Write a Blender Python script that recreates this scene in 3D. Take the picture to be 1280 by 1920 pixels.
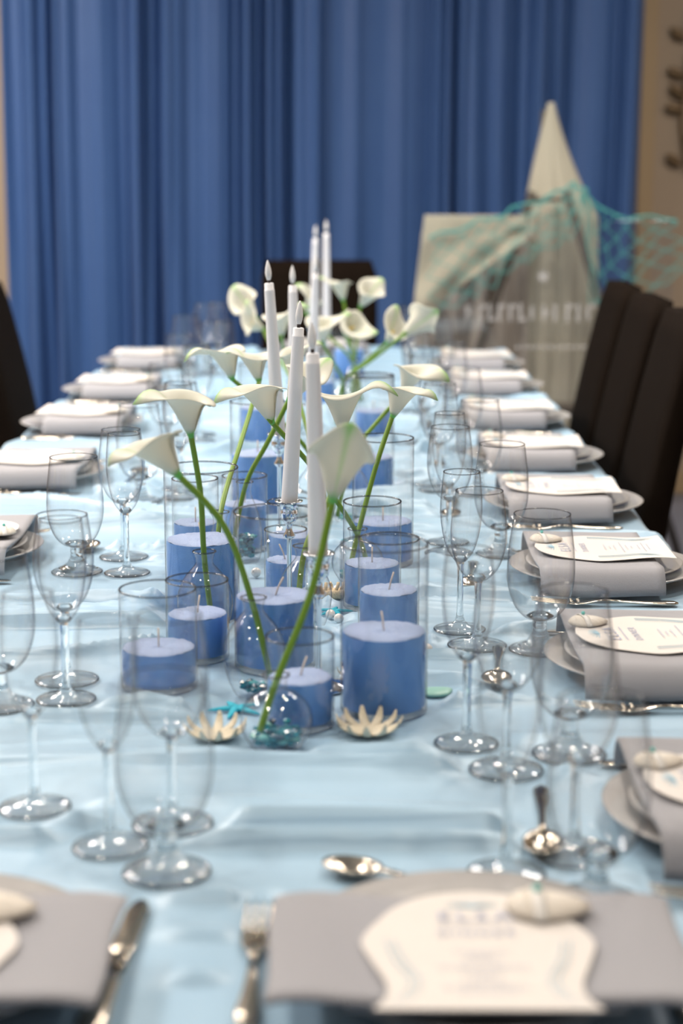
import bpy, bmesh, math, random
import numpy as np
from mathutils import Vector, Matrix

random.seed(7)
for o in list(bpy.data.objects):
    bpy.data.objects.remove(o)
S = bpy.context.scene
COL = S.collection
PI = math.pi
TZ = 0.75                       # table top height

# ------------------------------------------------------------------ camera
cam_d = bpy.data.cameras.new('camera')
cam = bpy.data.objects.new('camera', cam_d)
COL.objects.link(cam)
cam.location = (0.12, 0.0, 1.34)
cam.rotation_euler = (PI / 2 - math.atan(0.2), 0, math.atan(20 / 3300))
cam_d.sensor_fit = 'VERTICAL'
cam_d.sensor_height = 36.0
cam_d.lens = 3300 / 1920 * 36.0
cam_d.clip_start = 0.05
cam_d.dof.use_dof = True
cam_d.dof.focus_distance = 2.33
cam_d.dof.aperture_fstop = 3.3
S.camera = cam

# ------------------------------------------------------------------ world, exposure, lights
w = bpy.data.worlds.new('world'); S.world = w
w.use_nodes = True
w.node_tree.nodes['Background'].inputs[0].default_value = (0.80, 0.88, 1.0, 1)
w.node_tree.nodes['Background'].inputs[1].default_value = 0.16
S.view_settings.view_transform = 'Standard'
S.view_settings.look = 'None'
S.view_settings.gamma = 1
S.view_settings.use_curve_mapping = False
S.view_settings.exposure = 0.08
cy = S.cycles
cy.use_denoising = True
cy.max_bounces = 9
cy.diffuse_bounces = 2
cy.glossy_bounces = 3
cy.transmission_bounces = 8
cy.transparent_max_bounces = 80
cy.use_adaptive_sampling = True
cy.adaptive_threshold = 0.05
cy.sample_clamp_indirect = 4.0
cy.blur_glossy = 0.6
cy.caustics_reflective = False

CEIL = 2.9
DOWNLIGHTS = [(-0.75, 0.9), (0.75, 0.9), (-0.75, 2.6), (0.75, 2.6), (-0.75, 4.3), (0.75, 4.3), (-0.9, -0.9), (0.9, -0.9)]
for i, (x, y) in enumerate(DOWNLIGHTS):
    ld = bpy.data.lights.new('downlight_beam', 'AREA')
    ld.shape = 'DISK'; ld.size = 0.16
    ld.energy = 8.5 if y < 1.5 else 11.0
    ld.color = (1.0, 0.89, 0.76)
    ld.spread = math.radians(150)
    lo = bpy.data.objects.new('downlight_beam', ld); COL.objects.link(lo)
    lo.location = (x, y, CEIL - 0.03)
# added out-of-view panels: raking light from the far side, plus fill
ADDED_PANELS = [(-2.1, 4.9, 100.0), (1.6, 4.6, 30.0), (-2.1, 2.9, 46.0)]
for (x, y, pw) in ADDED_PANELS:
    ld = bpy.data.lights.new('added_panel_light', 'AREA')
    ld.shape = 'RECTANGLE'; ld.size = 0.5; ld.size_y = 1.3
    ld.energy = pw
    ld.color = (1.0, 0.94, 0.88)
    lo = bpy.data.objects.new('added_panel_light', ld); COL.objects.link(lo)
    lo.location = (x, y, CEIL - 0.035)

# ------------------------------------------------------------------ layout (metres)
RIGHT_Y = [1.505, 2.002, 2.470, 2.965, 3.449, 3.979, 4.555, 5.057]
LEFT_Y = [2.591, 3.256, 3.888, 4.460, 5.107]
ORD = ['first', 'second', 'third', 'fourth', 'fifth', 'sixth', 'seventh', 'eighth']
# place: x, y, turn, napkin shift (local y), phrase
PLACES = [(0.21, 1.216, 0, -0.044, 'front place, nearest the camera'),
          (-0.20, 1.211, 0, -0.040, 'bottom left corner of the photo')]
for i, y in enumerate(RIGHT_Y):
    PLACES.append((0.482, y, PI / 2, 0.02, ORD[i] + ' place along the right side'))
for i, y in enumerate(LEFT_Y):
    PLACES.append((-0.482, y, -PI / 2, 0.02, ORD[i] + ' place along the left side'))
PLACES.append((0.03, 5.37, PI, 0.02, 'place at the far end'))

# glass: kind, x, y, phrase
G = []
def group3(ph, f=None, wn=None, g=None):
    if f: G.append(('flute', f[0], f[1], ph))
    if wn: G.append(('wine', wn[0], wn[1], ph))
    if g: G.append(('goblet', g[0], g[1], ph))
group3('front place', (0.250, 1.394), (0.313, 1.440), (0.318, 1.338))
group3('knife at bottom left', (-0.091, 1.453), (-0.042, 1.507), (-0.036, 1.397))
group3('first place along the right side', (0.238, 1.732), (0.272, 1.652), (0.340, 1.700))
group3('second place along the right side', (0.258, 2.182), (0.275, 2.106), (0.350, 2.088))
group3('third place along the right side', (0.271, 2.705), (0.268, 2.628), (0.346, 2.622))
group3('fourth place along the right side', (0.268, 3.215), (0.278, 3.155), (0.347, 3.115))
group3('fifth place along the right side', (0.266, 3.69), (0.270, 3.60), (0.348, 3.60))
group3('sixth place along the right side', (0.265, 4.19), (0.271, 4.11), (0.349, 4.11))
group3('seventh place along the right side', (0.27, 4.74), (0.272, 4.66), (0.350, 4.67))
G.append(('flute', -0.174, 1.547, 'left edge of the photo, tall stem cut by the frame'))
group3('lower left edge of the photo', (-0.198, 1.880), (-0.209, 1.955), (-0.267, 1.858))
group3('first place along the left side', (-0.207, 2.493), (-0.225, 2.598), (-0.281, 2.500))
group3('second place along the left side', (-0.185, 3.075), (-0.190, 3.162), (-0.252, 3.045))
group3('third place along the left side', (-0.205, 3.715), (-0.215, 3.81), (-0.272, 3.69))
group3('fourth place along the left side', (-0.19, 4.28), (-0.225, 4.37), (-0.30, 4.31))
group3('fifth place along the left side', (-0.25, 4.85), (-0.29, 4.94), (-0.335, 4.84))

# candle vases: x, y, diameter, height, wax height, wick lean, label tail
VASES = [
    (0.155, 1.848, 0.095, 0.186, 0.089, (-0.1, 0.0), 'large glass cylinder candle vase of blue wax behind the cream starfish'),
    (0.065, 1.796, 0.073, 0.097, 0.053, (0.25, 0.0), 'small glass cylinder of blue wax right behind the round bud vase'),
    (-0.066, 2.054, 0.076, 0.096, 0.055, (0.1, 0.0), 'short glass cylinder of deep blue wax left of the oval bud vase'),
    (-0.100, 1.936, 0.088, 0.114, 0.046, (0.0, 0.0), 'wide glass cylinder of blue wax behind the nearest wine glass'),
    (-0.074, 2.225, 0.096, 0.203, 0.109, (-0.12, 0.0), 'tall glass cylinder of blue wax behind the upright calla stem'),
    (0.029, 2.018, 0.096, 0.187, 0.086, (0.35, 0.0), 'tall glass cylinder of blue wax directly behind the oval bud vase'),
    (0.028, 2.388, 0.060, 0.088, 0.045, (-0.3, 0.0), 'smallest glass cylinder of blue wax beneath the second taper candle'),
    (0.165, 2.092, 0.075, 0.139, 0.075, (0.2, 0.0), 'medium glass cylinder of blue wax seen through the large one'),
    (0.147, 2.303, 0.078, 0.144, 0.060, (0.0, 0.0), 'medium glass cylinder with sharp dark rim beside the nearest calla flower'),
    (0.166, 2.568, 0.091, 0.188, 0.063, (0.0, 0.0), 'tall glass cylinder of blue wax standing rightmost in the centre row'),
    (0.151, 3.148, 0.090, 0.211, 0.063, (0.0, 0.0), 'tall glass cylinder of blue wax behind the right curled calla'),
    (-0.038, 2.912, 0.092, 0.196, 0.108, (0.0, 0.0), 'tall glass cylinder of blue wax behind the third taper candlestick'),
    (-0.045, 2.660, 0.070, 0.115, 0.071, (0.05, 0.0), 'small glass cylinder of blue wax between crossed green stems'),
    (-0.105, 2.480, 0.067, 0.143, 0.079, (0.0, 0.0), 'slim glass cylinder of blue wax seen through the tall left vase'),
    (0.030, 2.552, 0.071, 0.095, 0.046, (0.0, 0.0), 'low glass cylinder of blue wax behind the second candlestick'),
    (0.165, 3.660, 0.080, 0.150, 0.075, (0.0, 0.0), 'blurred glass cylinder of blue wax below the far right callas'),
    (0.040, 4.200, 0.080, 0.150, 0.070, (0.0, 0.0), 'blurred glass cylinder of blue wax in front of the far chair'),
    (-0.070, 3.600, 0.085, 0.180, 0.090, (0.0, 0.0), 'blurred glass cylinder of blue wax left of the distant callas'),
    (0.110, 4.750, 0.085, 0.180, 0.090, (0.0, 0.0), 'most distant glass cylinder of blue wax near the table end'),
]
# bud vases: x, y, kind, pebbles, label
BUDS = {
    'B1': (0.043, 1.718, 'round', 'round clear bud vase with teal pebbles at the very front'),
    'B2': (0.011, 1.896, 'oval', 'oval clear bud vase with few teal pebbles behind the round one'),
    'B3': (-0.063, 2.130, 'oval', 'oval clear bud vase in front of the tall left candle vase'),
    'B4': (0.060, 2.163, 'oval', 'clear bud vase half hidden behind the tall middle candle vase'),
    'B5': (0.128, 2.440, 'round', 'round clear bud vase seen beside the nearest taper candle'),
    'B6': (-0.040, 2.580, 'slim', 'slim clear bud vase with teal pebbles left of the second candlestick'),
    'B7': (-0.060, 2.350, 'slim', 'slim clear bud vase standing behind the tall left candle vase'),
    'B8': (0.060, 2.840, 'oval', 'clear bud vase holding two stems behind the third taper'),
    'B9': (0.115, 2.860, 'oval', 'clear bud vase under the right curled calla pair'),
    'B10': (-0.010, 3.840, 'oval', 'blurred bud vase holding the upper left distant callas'),
    'B11': (0.125, 4.260, 'oval', 'blurred bud vase before the far brown chair'),
    'B12': (0.100, 3.880, 'oval', 'blurred bud vase with two stems leaning to the draped easel'),
}
# candlesticks and tapers: x, y, holder height, candle top, lean x, label word
TAPERS = [
    (0.0825, 1.932, 0.156, 0.382, -0.006, 'nearest', 'beside the large blue candle vase'),
    (0.0365, 2.288, 0.147, 0.377, 0.014, 'second nearest', 'leaning slightly right'),
    (0.006, 2.721, 0.170, 0.405, -0.014, 'third nearest', 'leaning left of the others'),
    (0.020, 3.096, 0.164, 0.375, -0.004, 'fourth nearest', 'upright between two leaning ones'),
    (0.040, 3.563, 0.160, 0.367, 0.006, 'fifth nearest', 'just left of a cupped calla'),
    (0.012, 4.930, 0.130, 0.378, 0.006, 'distant blurred', 'left one of the tallest pair'),
    (0.047, 4.990, 0.130, 0.390, 0.000, 'most distant', 'its tip the highest of all'),
]
FLAT = []                       # places where the cloth lies flat: x, y, radius
for (x, y, a, s, p) in PLACES:
    FLAT.append((x, y, 0.168))
    for lx in (-0.163, 0.150):
        for ly in (-0.08, -0.06, -0.04, -0.02, 0.0, 0.02, 0.04, 0.06, 0.08, 0.10, 0.12): FLAT.append((x + math.cos(a) * lx - math.sin(a) * ly, y + math.sin(a) * lx + math.cos(a) * ly, 0.013, 0.014))
    for lx in (-0.08, -0.03, 0.02): FLAT.append((x + math.cos(a) * lx - math.sin(a) * 0.185, y + math.sin(a) * lx + math.cos(a) * 0.185, 0.026))
for (k, x, y, p) in G: FLAT.append((x, y, 0.036))
for v in VASES: FLAT.append((v[0], v[1], v[2] / 2))
for b in BUDS.values(): FLAT.append((b[0], b[1], 0.025))
for t in TAPERS: FLAT.append((t[0], t[1], 0.036))
for x, y, r in ((0.138, 1.765, 0.034), (-0.022, 1.750, 0.034), (0.128, 1.968, 0.026), (-0.014, 1.842, 0.038), (0.096, 2.268, 0.026), (0.100, 2.700, 0.026),
                (0.090, 2.345, 0.022), (-0.005, 2.140, 0.022), (0.020, 2.640, 0.022), (0.211, 2.065, 0.008), (0.113, 1.790, 0.008), (0.092, 2.236, 0.008),
                (0.103, 2.215, 0.008), (0.084, 2.368, 0.008), (0.100, 2.372, 0.008), (-0.018, 2.470, 0.008), (0.214, 1.905, 0.022)): FLAT.append((x, y, r, 0.016))

# ------------------------------------------------------------------ materials
MAT = {}
def nodes(name):
    m = bpy.data.materials.new(name); m.use_nodes = True
    nt = m.node_tree
    return m, nt, nt.nodes['Principled BSDF']
def plain(name, col, rough=0.5, metal=0.0, spec=0.5, sheen=0.0, noise=None, bump=0.0, bscale=200.0, sss=0.0):
    m, nt, b = nodes(name)
    b.inputs['Base Color'].default_value = (*col, 1)
    b.inputs['Roughness'].default_value = rough
    b.inputs['Metallic'].default_value = metal
    b.inputs['Specular IOR Level'].default_value = spec
    b.inputs['Sheen Weight'].default_value = sheen
    if sss:
        b.inputs['Subsurface Weight'].default_value = sss
        b.inputs['Subsurface Radius'].default_value = (0.01, 0.01, 0.01)
        b.inputs['Subsurface Scale'].default_value = 1.0
    tc = nt.nodes.new('ShaderNodeTexCoord')
    if noise:
        col2, sc = noise
        n = nt.nodes.new('ShaderNodeTexNoise'); n.inputs['Scale'].default_value = sc; n.inputs['Detail'].default_value = 5
        nt.links.new(tc.outputs['Object'], n.inputs['Vector'])
        r = nt.nodes.new('ShaderNodeMix'); r.data_type = 'RGBA'
        r.inputs[6].default_value = (*col, 1); r.inputs[7].default_value = (*col2, 1)
        nt.links.new(n.outputs['Fac'], r.inputs[0]); nt.links.new(r.outputs[2], b.inputs['Base Color'])
    if bump:
        n2 = nt.nodes.new('ShaderNodeTexNoise'); n2.inputs['Scale'].default_value = bscale; n2.inputs['Detail'].default_value = 3
        nt.links.new(tc.outputs['Object'], n2.inputs['Vector'])
        bp = nt.nodes.new('ShaderNodeBump'); bp.inputs['Strength'].default_value = bump; bp.inputs['Distance'].default_value = 0.002
        nt.links.new(n2.outputs['Fac'], bp.inputs['Height']); nt.links.new(bp.outputs['Normal'], b.inputs['Normal'])
    MAT[name] = m
    return m
def thin_glass(name, edge=(0.42, 0.44, 0.48), clear=0.985, power=3.0, refl=0.38):
    """clear thin wall: straight-through transmission, Fresnel reflection, longer glass path near the outline"""
    m = bpy.data.materials.new(name); m.use_nodes = True
    nt = m.node_tree; nt.nodes.clear()
    out = nt.nodes.new('ShaderNodeOutputMaterial')
    lw = nt.nodes.new('ShaderNodeLayerWeight'); lw.inputs['Blend'].default_value = 0.5
    p5 = nt.nodes.new('ShaderNodeMath'); p5.operation = 'POWER'; p5.inputs[1].default_value = 4.0
    nt.links.new(lw.outputs['Facing'], p5.inputs[0])
    fr = nt.nodes.new('ShaderNodeMath'); fr.operation = 'MULTIPLY_ADD'; fr.inputs[1].default_value = refl; fr.inputs[2].default_value = 0.06
    nt.links.new(p5.outputs[0], fr.inputs[0])
    pp = nt.nodes.new('ShaderNodeMath'); pp.operation = 'POWER'; pp.inputs[1].default_value = power
    nt.links.new(lw.outputs['Facing'], pp.inputs[0])
    mx = nt.nodes.new('ShaderNodeMix'); mx.data_type = 'RGBA'
    mx.inputs[6].default_value = (clear, clear, clear, 1); mx.inputs[7].default_value = (*edge, 1)
    nt.links.new(pp.outputs[0], mx.inputs[0])
    tr = nt.nodes.new('ShaderNodeBsdfTransparent'); nt.links.new(mx.outputs[2], tr.inputs[0])
    gl = nt.nodes.new('ShaderNodeBsdfGlossy'); gl.inputs['Roughness'].default_value = 0.02
    gl.inputs['Color'].default_value = (1, 1, 1, 1)
    ms = nt.nodes.new('ShaderNodeMixShader')
    nt.links.new(fr.outputs[0], ms.inputs[0]); nt.links.new(tr.outputs[0], ms.inputs[1]); nt.links.new(gl.outputs[0], ms.inputs[2])
    nt.links.new(ms.outputs[0], out.inputs[0])
    MAT[name] = m
def solid_glass(name, col=(0.97, 0.985, 0.99), ior=1.48):
    m = bpy.data.materials.new(name); m.use_nodes = True
    nt = m.node_tree; nt.nodes.clear()
    out = nt.nodes.new('ShaderNodeOutputMaterial')
    g = nt.nodes.new('ShaderNodeBsdfGlass'); g.inputs['Color'].default_value = (*col, 1)
    g.inputs['Roughness'].default_value = 0.0; g.inputs['IOR'].default_value = ior
    nt.links.new(g.outputs[0], out.inputs[0]); MAT[name] = m
def glow(name, col, st):
    m = bpy.data.materials.new(name); m.use_nodes = True
    b = m.node_tree.nodes['Principled BSDF']
    b.inputs['Emission Color'].default_value = (*col, 1); b.inputs['Emission Strength'].default_value = st
    MAT[name] = m

# satin
m, nt, b = nodes('satin')
b.inputs['Base Color'].default_value = (0.47, 0.66, 0.76, 1)
b.inputs['Roughness'].default_value = 0.42
b.inputs['Specular IOR Level'].default_value = 1.0
b.inputs['Sheen Weight'].default_value = 0.5
b.inputs['Sheen Roughness'].default_value = 0.4
tc = nt.nodes.new('ShaderNodeTexCoord')
nz = nt.nodes.new('ShaderNodeTexNoise'); nz.inputs['Scale'].default_value = 3.0; nz.inputs['Detail'].default_value = 4
nt.links.new(tc.outputs['Object'], nz.inputs['Vector'])
mx = nt.nodes.new('ShaderNodeMix'); mx.data_type = 'RGBA'
mx.inputs[6].default_value = (0.30, 0.50, 0.69, 1); mx.inputs[7].default_value = (0.37, 0.56, 0.72, 1)
nt.links.new(nz.outputs['Fac'], mx.inputs[0]); nt.links.new(mx.outputs[2], b.inputs['Base Color'])
MAT['satin'] = m

plain('curtain', (0.024, 0.080, 0.245), 0.6, sheen=0.12, noise=((0.032, 0.095, 0.26), 6.0))
plain('beige_wall', (0.40, 0.31, 0.22), 0.8, noise=((0.44, 0.34, 0.245), 2.0), bump=0.1, bscale=60)
plain('beige_trim', (0.42, 0.30, 0.17), 0.6, noise=((0.46, 0.33, 0.19), 3.0))
plain('ceiling_white', (0.75, 0.74, 0.72), 0.8, noise=((0.7, 0.69, 0.67), 2.0))
plain('floor_tile', (0.16, 0.18, 0.24), 0.35, noise=((0.22, 0.24, 0.30), 5.0))
plain('leather', (0.0075, 0.0045, 0.003), 0.85, spec=0.05, noise=((0.011, 0.007, 0.0045), 30.0), bump=0.15, bscale=300)
plain('wax', (0.12, 0.32, 0.80), 0.75, noise=((0.17, 0.38, 0.85), 40.0), bump=0.35, bscale=900, sss=0.0)
plain('wax_frost_lit', (0.34, 0.48, 0.86), 0.95, noise=((0.50, 0.61, 0.90), 400.0), bump=0.9, bscale=700, spec=0.3, sheen=0.5)  # granular wax top, also paler to hold the overhead light in its colour
plain('wick', (0.80, 0.70, 0.64), 0.8, noise=((0.7, 0.6, 0.52), 300.0))
plain('candle_white', (0.90, 0.91, 0.96), 0.42, noise=((0.87, 0.88, 0.93), 20.0), sss=0.0)
plain('flame_tip', (0.92, 0.92, 0.94), 0.35, noise=((0.88, 0.88, 0.9), 30.0))
plain('black_wick', (0.015, 0.010, 0.012), 0.5, noise=((0.03, 0.02, 0.02), 100.0))
plain('chrome', (0.82, 0.82, 0.84), 0.06, metal=1.0, noise=((0.76, 0.77, 0.80), 20.0))
plain('silver', (0.58, 0.53, 0.46), 0.16, metal=1.0, noise=((0.48, 0.43, 0.36), 60.0), bump=0.05, bscale=200)
plain('stem_green', (0.13, 0.26, 0.015), 0.45, noise=((0.19, 0.33, 0.03), 60.0))
plain('calyx_green', (0.14, 0.50, 0.08), 0.5, noise=((0.2, 0.58, 0.14), 50.0))
plain('spadix', (0.85, 0.62, 0.12), 0.6, noise=((0.9, 0.7, 0.25), 300.0), bump=0.5, bscale=600)
plain('napkin', (0.335, 0.335, 0.37), 0.85, sheen=0.2, noise=((0.36, 0.36, 0.39), 8.0), bump=0.25, bscale=900)
plain('porcelain', (0.45, 0.44, 0.44), 0.18, noise=((0.48, 0.465, 0.46), 4.0))
plain('card', (0.74, 0.70, 0.67), 0.75, noise=((0.77, 0.73, 0.70), 15.0))
plain('print_blue', (0.42, 0.46, 0.62), 0.8, noise=((0.46, 0.50, 0.65), 50.0))
plain('print_teal', (0.38, 0.58, 0.72), 0.8, noise=((0.42, 0.62, 0.74), 50.0))
plain('shell_cream', (0.80, 0.75, 0.68), 0.45, noise=((0.74, 0.67, 0.58), 90.0), bump=0.3, bscale=250)
plain('ribbon', (0.84, 0.82, 0.79), 0.4, noise=((0.8, 0.78, 0.75), 30.0))
plain('turquoise', (0.10, 0.55, 0.52), 0.15, noise=((0.2, 0.66, 0.6), 200.0))
plain('pearl', (0.86, 0.82, 0.78), 0.14, spec=0.9, noise=((0.8, 0.79, 0.8), 80.0))
plain('star_cream', (0.87, 0.81, 0.67), 0.75, noise=((0.82, 0.72, 0.54), 120.0), bump=0.8, bscale=500)
plain('star_teal', (0.015, 0.46, 0.64), 0.65, noise=((0.04, 0.56, 0.72), 150.0), bump=0.8, bscale=600)
plain('coral', (0.82, 0.63, 0.40), 0.8, noise=((0.86, 0.72, 0.5), 120.0), bump=0.9, bscale=400)
plain('sea_glass', (0.28, 0.55, 0.47), 0.35, noise=((0.34, 0.60, 0.53), 40.0))
plain('cloth_cream', (0.44, 0.42, 0.335), 0.9, noise=((0.48, 0.45, 0.36), 12.0), bump=0.3, bscale=250, sheen=0.2)
plain('cloth_grey', (0.40, 0.36, 0.32), 0.9, noise=((0.43, 0.39, 0.345), 12.0), bump=0.3, bscale=250)
plain('easel_wood', (0.07, 0.06, 0.05), 0.55, noise=((0.10, 0.085, 0.07), 25.0))
plain('net_teal', (0.06, 0.34, 0.34), 0.7, noise=((0.1, 0.42, 0.38), 20.0))
plain('sign_white', (0.82, 0.82, 0.84), 0.6, noise=((0.78, 0.78, 0.8), 30.0))
def see_through(name, amount):
    nt = MAT[name].node_tree; out = nt.nodes['Material Output']
    t = nt.nodes.new('ShaderNodeBsdfTransparent'); mxs = nt.nodes.new('ShaderNodeMixShader'); mxs.inputs[0].default_value = amount
    nt.links.new(nt.nodes['Principled BSDF'].outputs[0], mxs.inputs[1]); nt.links.new(t.outputs[0], mxs.inputs[2]); nt.links.new(mxs.outputs[0], out.inputs[0])
see_through('sign_white', 0.6)
plain('bronze', (0.17, 0.11, 0.055), 0.45, metal=0.6, noise=((0.22, 0.15, 0.08), 40.0))
plain('table_wood', (0.22, 0.14, 0.08), 0.5, noise=((0.28, 0.18, 0.10), 12.0))
thin_glass('bowl_glass', edge=(0.03, 0.03, 0.05), clear=0.99, power=3.6)
thin_glass('foot_glass', edge=(0.05, 0.05, 0.07), clear=0.97, power=9.0, refl=0.75)
thin_glass('vase_glass', edge=(0.06, 0.06, 0.09), clear=0.99, power=5.0)
thin_glass('acrylic', edge=(0.8, 0.82, 0.84), clear=0.985, power=6.0, refl=0.2)
thin_glass('rim_glass', edge=(0.05, 0.05, 0.08), clear=0.66, power=2.0, refl=0.5)
solid_glass('stem_glass')
glow('lamp_glow', (1.0, 0.86, 0.70), 12.0)
glow('added_panel_glow', (1.0, 0.97, 0.93), 5.0)  # glowing face of the added panels
# spathe: cream white with the green that each flower carries in its own tint attribute
m, nt, b = nodes('spathe')
at = nt.nodes.new('ShaderNodeAttribute'); at.attribute_name = 'tint'
mx = nt.nodes.new('ShaderNodeMix'); mx.data_type = 'RGBA'
mx.inputs[6].default_value = (0.87, 0.86, 0.76, 1); mx.inputs[7].default_value = (0.42, 0.72, 0.25, 1)
nt.links.new(at.outputs['Fac'], mx.inputs[0]); nt.links.new(mx.outputs[2], b.inputs['Base Color'])
b.inputs['Roughness'].default_value = 0.5
tl = nt.nodes.new('ShaderNodeBsdfTranslucent'); nt.links.new(mx.outputs[2], tl.inputs[0])
ms = nt.nodes.new('ShaderNodeMixShader'); ms.inputs[0].default_value = 0.3
nt.links.new(b.outputs[0], ms.inputs[1]); nt.links.new(tl.outputs[0], ms.inputs[2])
nt.links.new(ms.outputs[0], nt.nodes['Material Output'].inputs[0])
MAT['spathe'] = m
# pebbles: mixed teal
m, nt, b = nodes('pebble_mix')
gi = nt.nodes.new('ShaderNodeNewGeometry')
rp = nt.nodes.new('ShaderNodeValToRGB')
rp.color_ramp.elements[0].color = (0.003, 0.05, 0.11, 1); rp.color_ramp.elements[1].color = (0.30, 0.60, 0.52, 1)
e = rp.color_ramp.elements.new(0.45); e.color = (0.005, 0.16, 0.25, 1)
e = rp.color_ramp.elements.new(0.85); e.color = (0.02, 0.32, 0.42, 1)
nt.links.new(gi.outputs['Random Per Island'], rp.inputs[0]); nt.links.new(rp.outputs[0], b.inputs['Base Color'])
b.inputs['Roughness'].default_value = 0.2
MAT['pebble_mix'] = m

# ------------------------------------------------------------------ mesh helpers
CACHE = {}
def mesh_from(name, verts, faces, mat, smooth=True):
    me = bpy.data.meshes.new(name)
    me.from_pydata([tuple(v) for v in verts], [], faces)
    me.materials.append(MAT[mat])
    if smooth:
        me.polygons.foreach_set('use_smooth', [True] * len(me.polygons))
    me.update()
    return me
def cached(key, fn):
    if key not in CACHE: CACHE[key] = fn()
    return CACHE[key]
def link(name, data, parent=None, loc=None, rot=None, scale=None):
    o = bpy.data.objects.new(name, data); COL.objects.link(o)
    if parent: o.parent = parent
    if loc is not None: o.location = loc
    if rot is not None: o.rotation_euler = rot
    if scale is not None: o.scale = scale
    return o
def tag(o, label, cat, group=None, kind=None):
    o['label'] = label; o['category'] = cat
    if group: o['group'] = group
    if kind: o['kind'] = kind
    return o
def thing(name, label, cat, loc, rotz=0, group=None):
    o = link(name, None, loc=loc, rot=(0, 0, rotz))
    o.empty_display_size = 0.03
    return tag(o, label, cat, group)
def struct(name, data, parent=None, loc=None, rot=None):
    o = link(name, data, parent, loc, rot)
    if not parent: o['kind'] = 'structure'
    return o
def lathe(prof, n=36):
    """prof: (r, z) list; a point at r=0 becomes a pole"""
    V, F, rings = [], [], []
    for r, z in prof:
        if r <= 1e-7:
            V.append((0, 0, z)); rings.append([len(V) - 1])
        else:
            rings.append(list(range(len(V), len(V) + n)))
            for i in range(n):
                a = 2 * PI * i / n
                V.append((r * math.cos(a), r * math.sin(a), z))
    for A, B in zip(rings, rings[1:]):
        if len(A) == 1 and len(B) == 1: continue
        for i in range(n):
            j = (i + 1) % n
            if len(A) == 1: F.append((A[0], B[j], B[i]))
            elif len(B) == 1: F.append((A[i], A[j], B[0]))
            else: F.append((A[i], A[j], B[j], B[i]))
    return V, F
def torus(R, r, z, n=48, k=8):
    V = [((R + r * math.cos(2 * PI * j / k)) * math.cos(2 * PI * i / n), (R + r * math.cos(2 * PI * j / k)) * math.sin(2 * PI * i / n), z + r * math.sin(2 * PI * j / k)) for i in range(n) for j in range(k)]
    F = [(i * k + j, ((i + 1) % n) * k + j, ((i + 1) % n) * k + (j + 1) % k, i * k + (j + 1) % k) for i in range(n) for j in range(k)]
    return V, F
def spline(pts, n):
    """Catmull-Rom through points"""
    P = [Vector(p) for p in pts]
    P = [P[0] * 2 - P[1]] + P + [P[-1] * 2 - P[-2]]
    out = []
    for k in range(1, len(P) - 2):
        p0, p1, p2, p3 = P[k - 1], P[k], P[k + 1], P[k + 2]
        for i in range(n):
            t = i / n
            out.append(0.5 * ((2 * p1) + (p2 - p0) * t + (2 * p0 - 5 * p1 + 4 * p2 - p3) * t * t + (3 * p1 - p0 - 3 * p2 + p3) * t ** 3))
    out.append(P[-2])
    return out
def tube(pts, rad, n=8, cap=True):
    V, F = [], []
    k = len(pts)
    up = Vector((0.123, 0.97, 0.2)).normalized()
    for i, p in enumerate(pts):
        t = (Vector(pts[min(i + 1, k - 1)]) - Vector(pts[max(i - 1, 0)])).normalized()
        a = t.cross(up)
        if a.length < 1e-3: a = t.cross(Vector((1, 0, 0)))
        a.normalize(); b2 = t.cross(a)
        r = rad[i] if isinstance(rad, (list, tuple)) else rad
        for j in range(n):
            q = 2 * PI * j / n
            V.append(Vector(p) + a * (r * math.cos(q)) + b2 * (r * math.sin(q)))
    for i in range(k - 1):
        for j in range(n):
            j2 = (j + 1) % n
            F.append((i * n + j, i * n + j2, (i + 1) * n + j2, (i + 1) * n + j))
    if cap:
        F.append(tuple(range(n - 1, -1, -1)))
        F.append(tuple((k - 1) * n + j for j in range(n)))
    return V, F
def loft(secs, n=12, power=2.6):
    """secs: (y, half width, half thickness, z, x) super-ellipse sections along local y"""
    V, F = [], []
    for s in secs:
        y, a, c, z = s[:4]; x0 = s[4] if len(s) > 4 else 0
        for j in range(n):
            q = 2 * PI * j / n
            cx, sx = math.cos(q), math.sin(q)
            V.append((x0 + a * math.copysign(abs(cx) ** (2 / power), cx), y, z + c * math.copysign(abs(sx) ** (2 / power), sx)))
    k = len(secs)
    for i in range(k - 1):
        for j in range(n):
            j2 = (j + 1) % n
            F.append((i * n + j, (i + 1) * n + j, (i + 1) * n + j2, i * n + j2))
    F.append(tuple(range(n))); F.append(tuple((k - 1) * n + j for j in range(n - 1, -1, -1)))
    return V, F
def rbox(sx, sy, sz, bev=0.01, seg=3, center=(0, 0, 0)):
    bm = bmesh.new()
    bmesh.ops.create_cube(bm, size=1)
    for v in bm.verts: v.co = Vector((v.co.x * sx + center[0], v.co.y * sy + center[1], v.co.z * sz + center[2]))
    if bev: bmesh.ops.bevel(bm, geom=list(bm.edges), offset=bev, segments=seg, affect='EDGES', profile=0.5)
    bm.verts.ensure_lookup_table()
    V = [v.co.copy() for v in bm.verts]; F = [tuple(v.index for v in f.verts) for f in bm.faces]
    bm.free()
    return V, F
def join(*parts):
    V, F = [], []
    for v, f in parts:
        o = len(V); V += list(v); F += [tuple(i + o for i in q) for q in f]
    return V, F
def grid(nu, nv, fn):
    V = [fn(i / (nu - 1), j / (nv - 1)) for j in range(nv) for i in range(nu)]
    F = [(j * nu + i, j * nu + i + 1, (j + 1) * nu + i + 1, (j + 1) * nu + i) for j in range(nv - 1) for i in range(nu - 1)]
    return V, F
def solidify(o, t, off=0):
    md = o.modifiers.new('thickness', 'SOLIDIFY'); md.thickness = t; md.offset = off
    return o
def ss(a, b, x):
    t = np.clip((x - a) / (b - a), 0, 1); return t * t * (3 - 2 * t)
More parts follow.
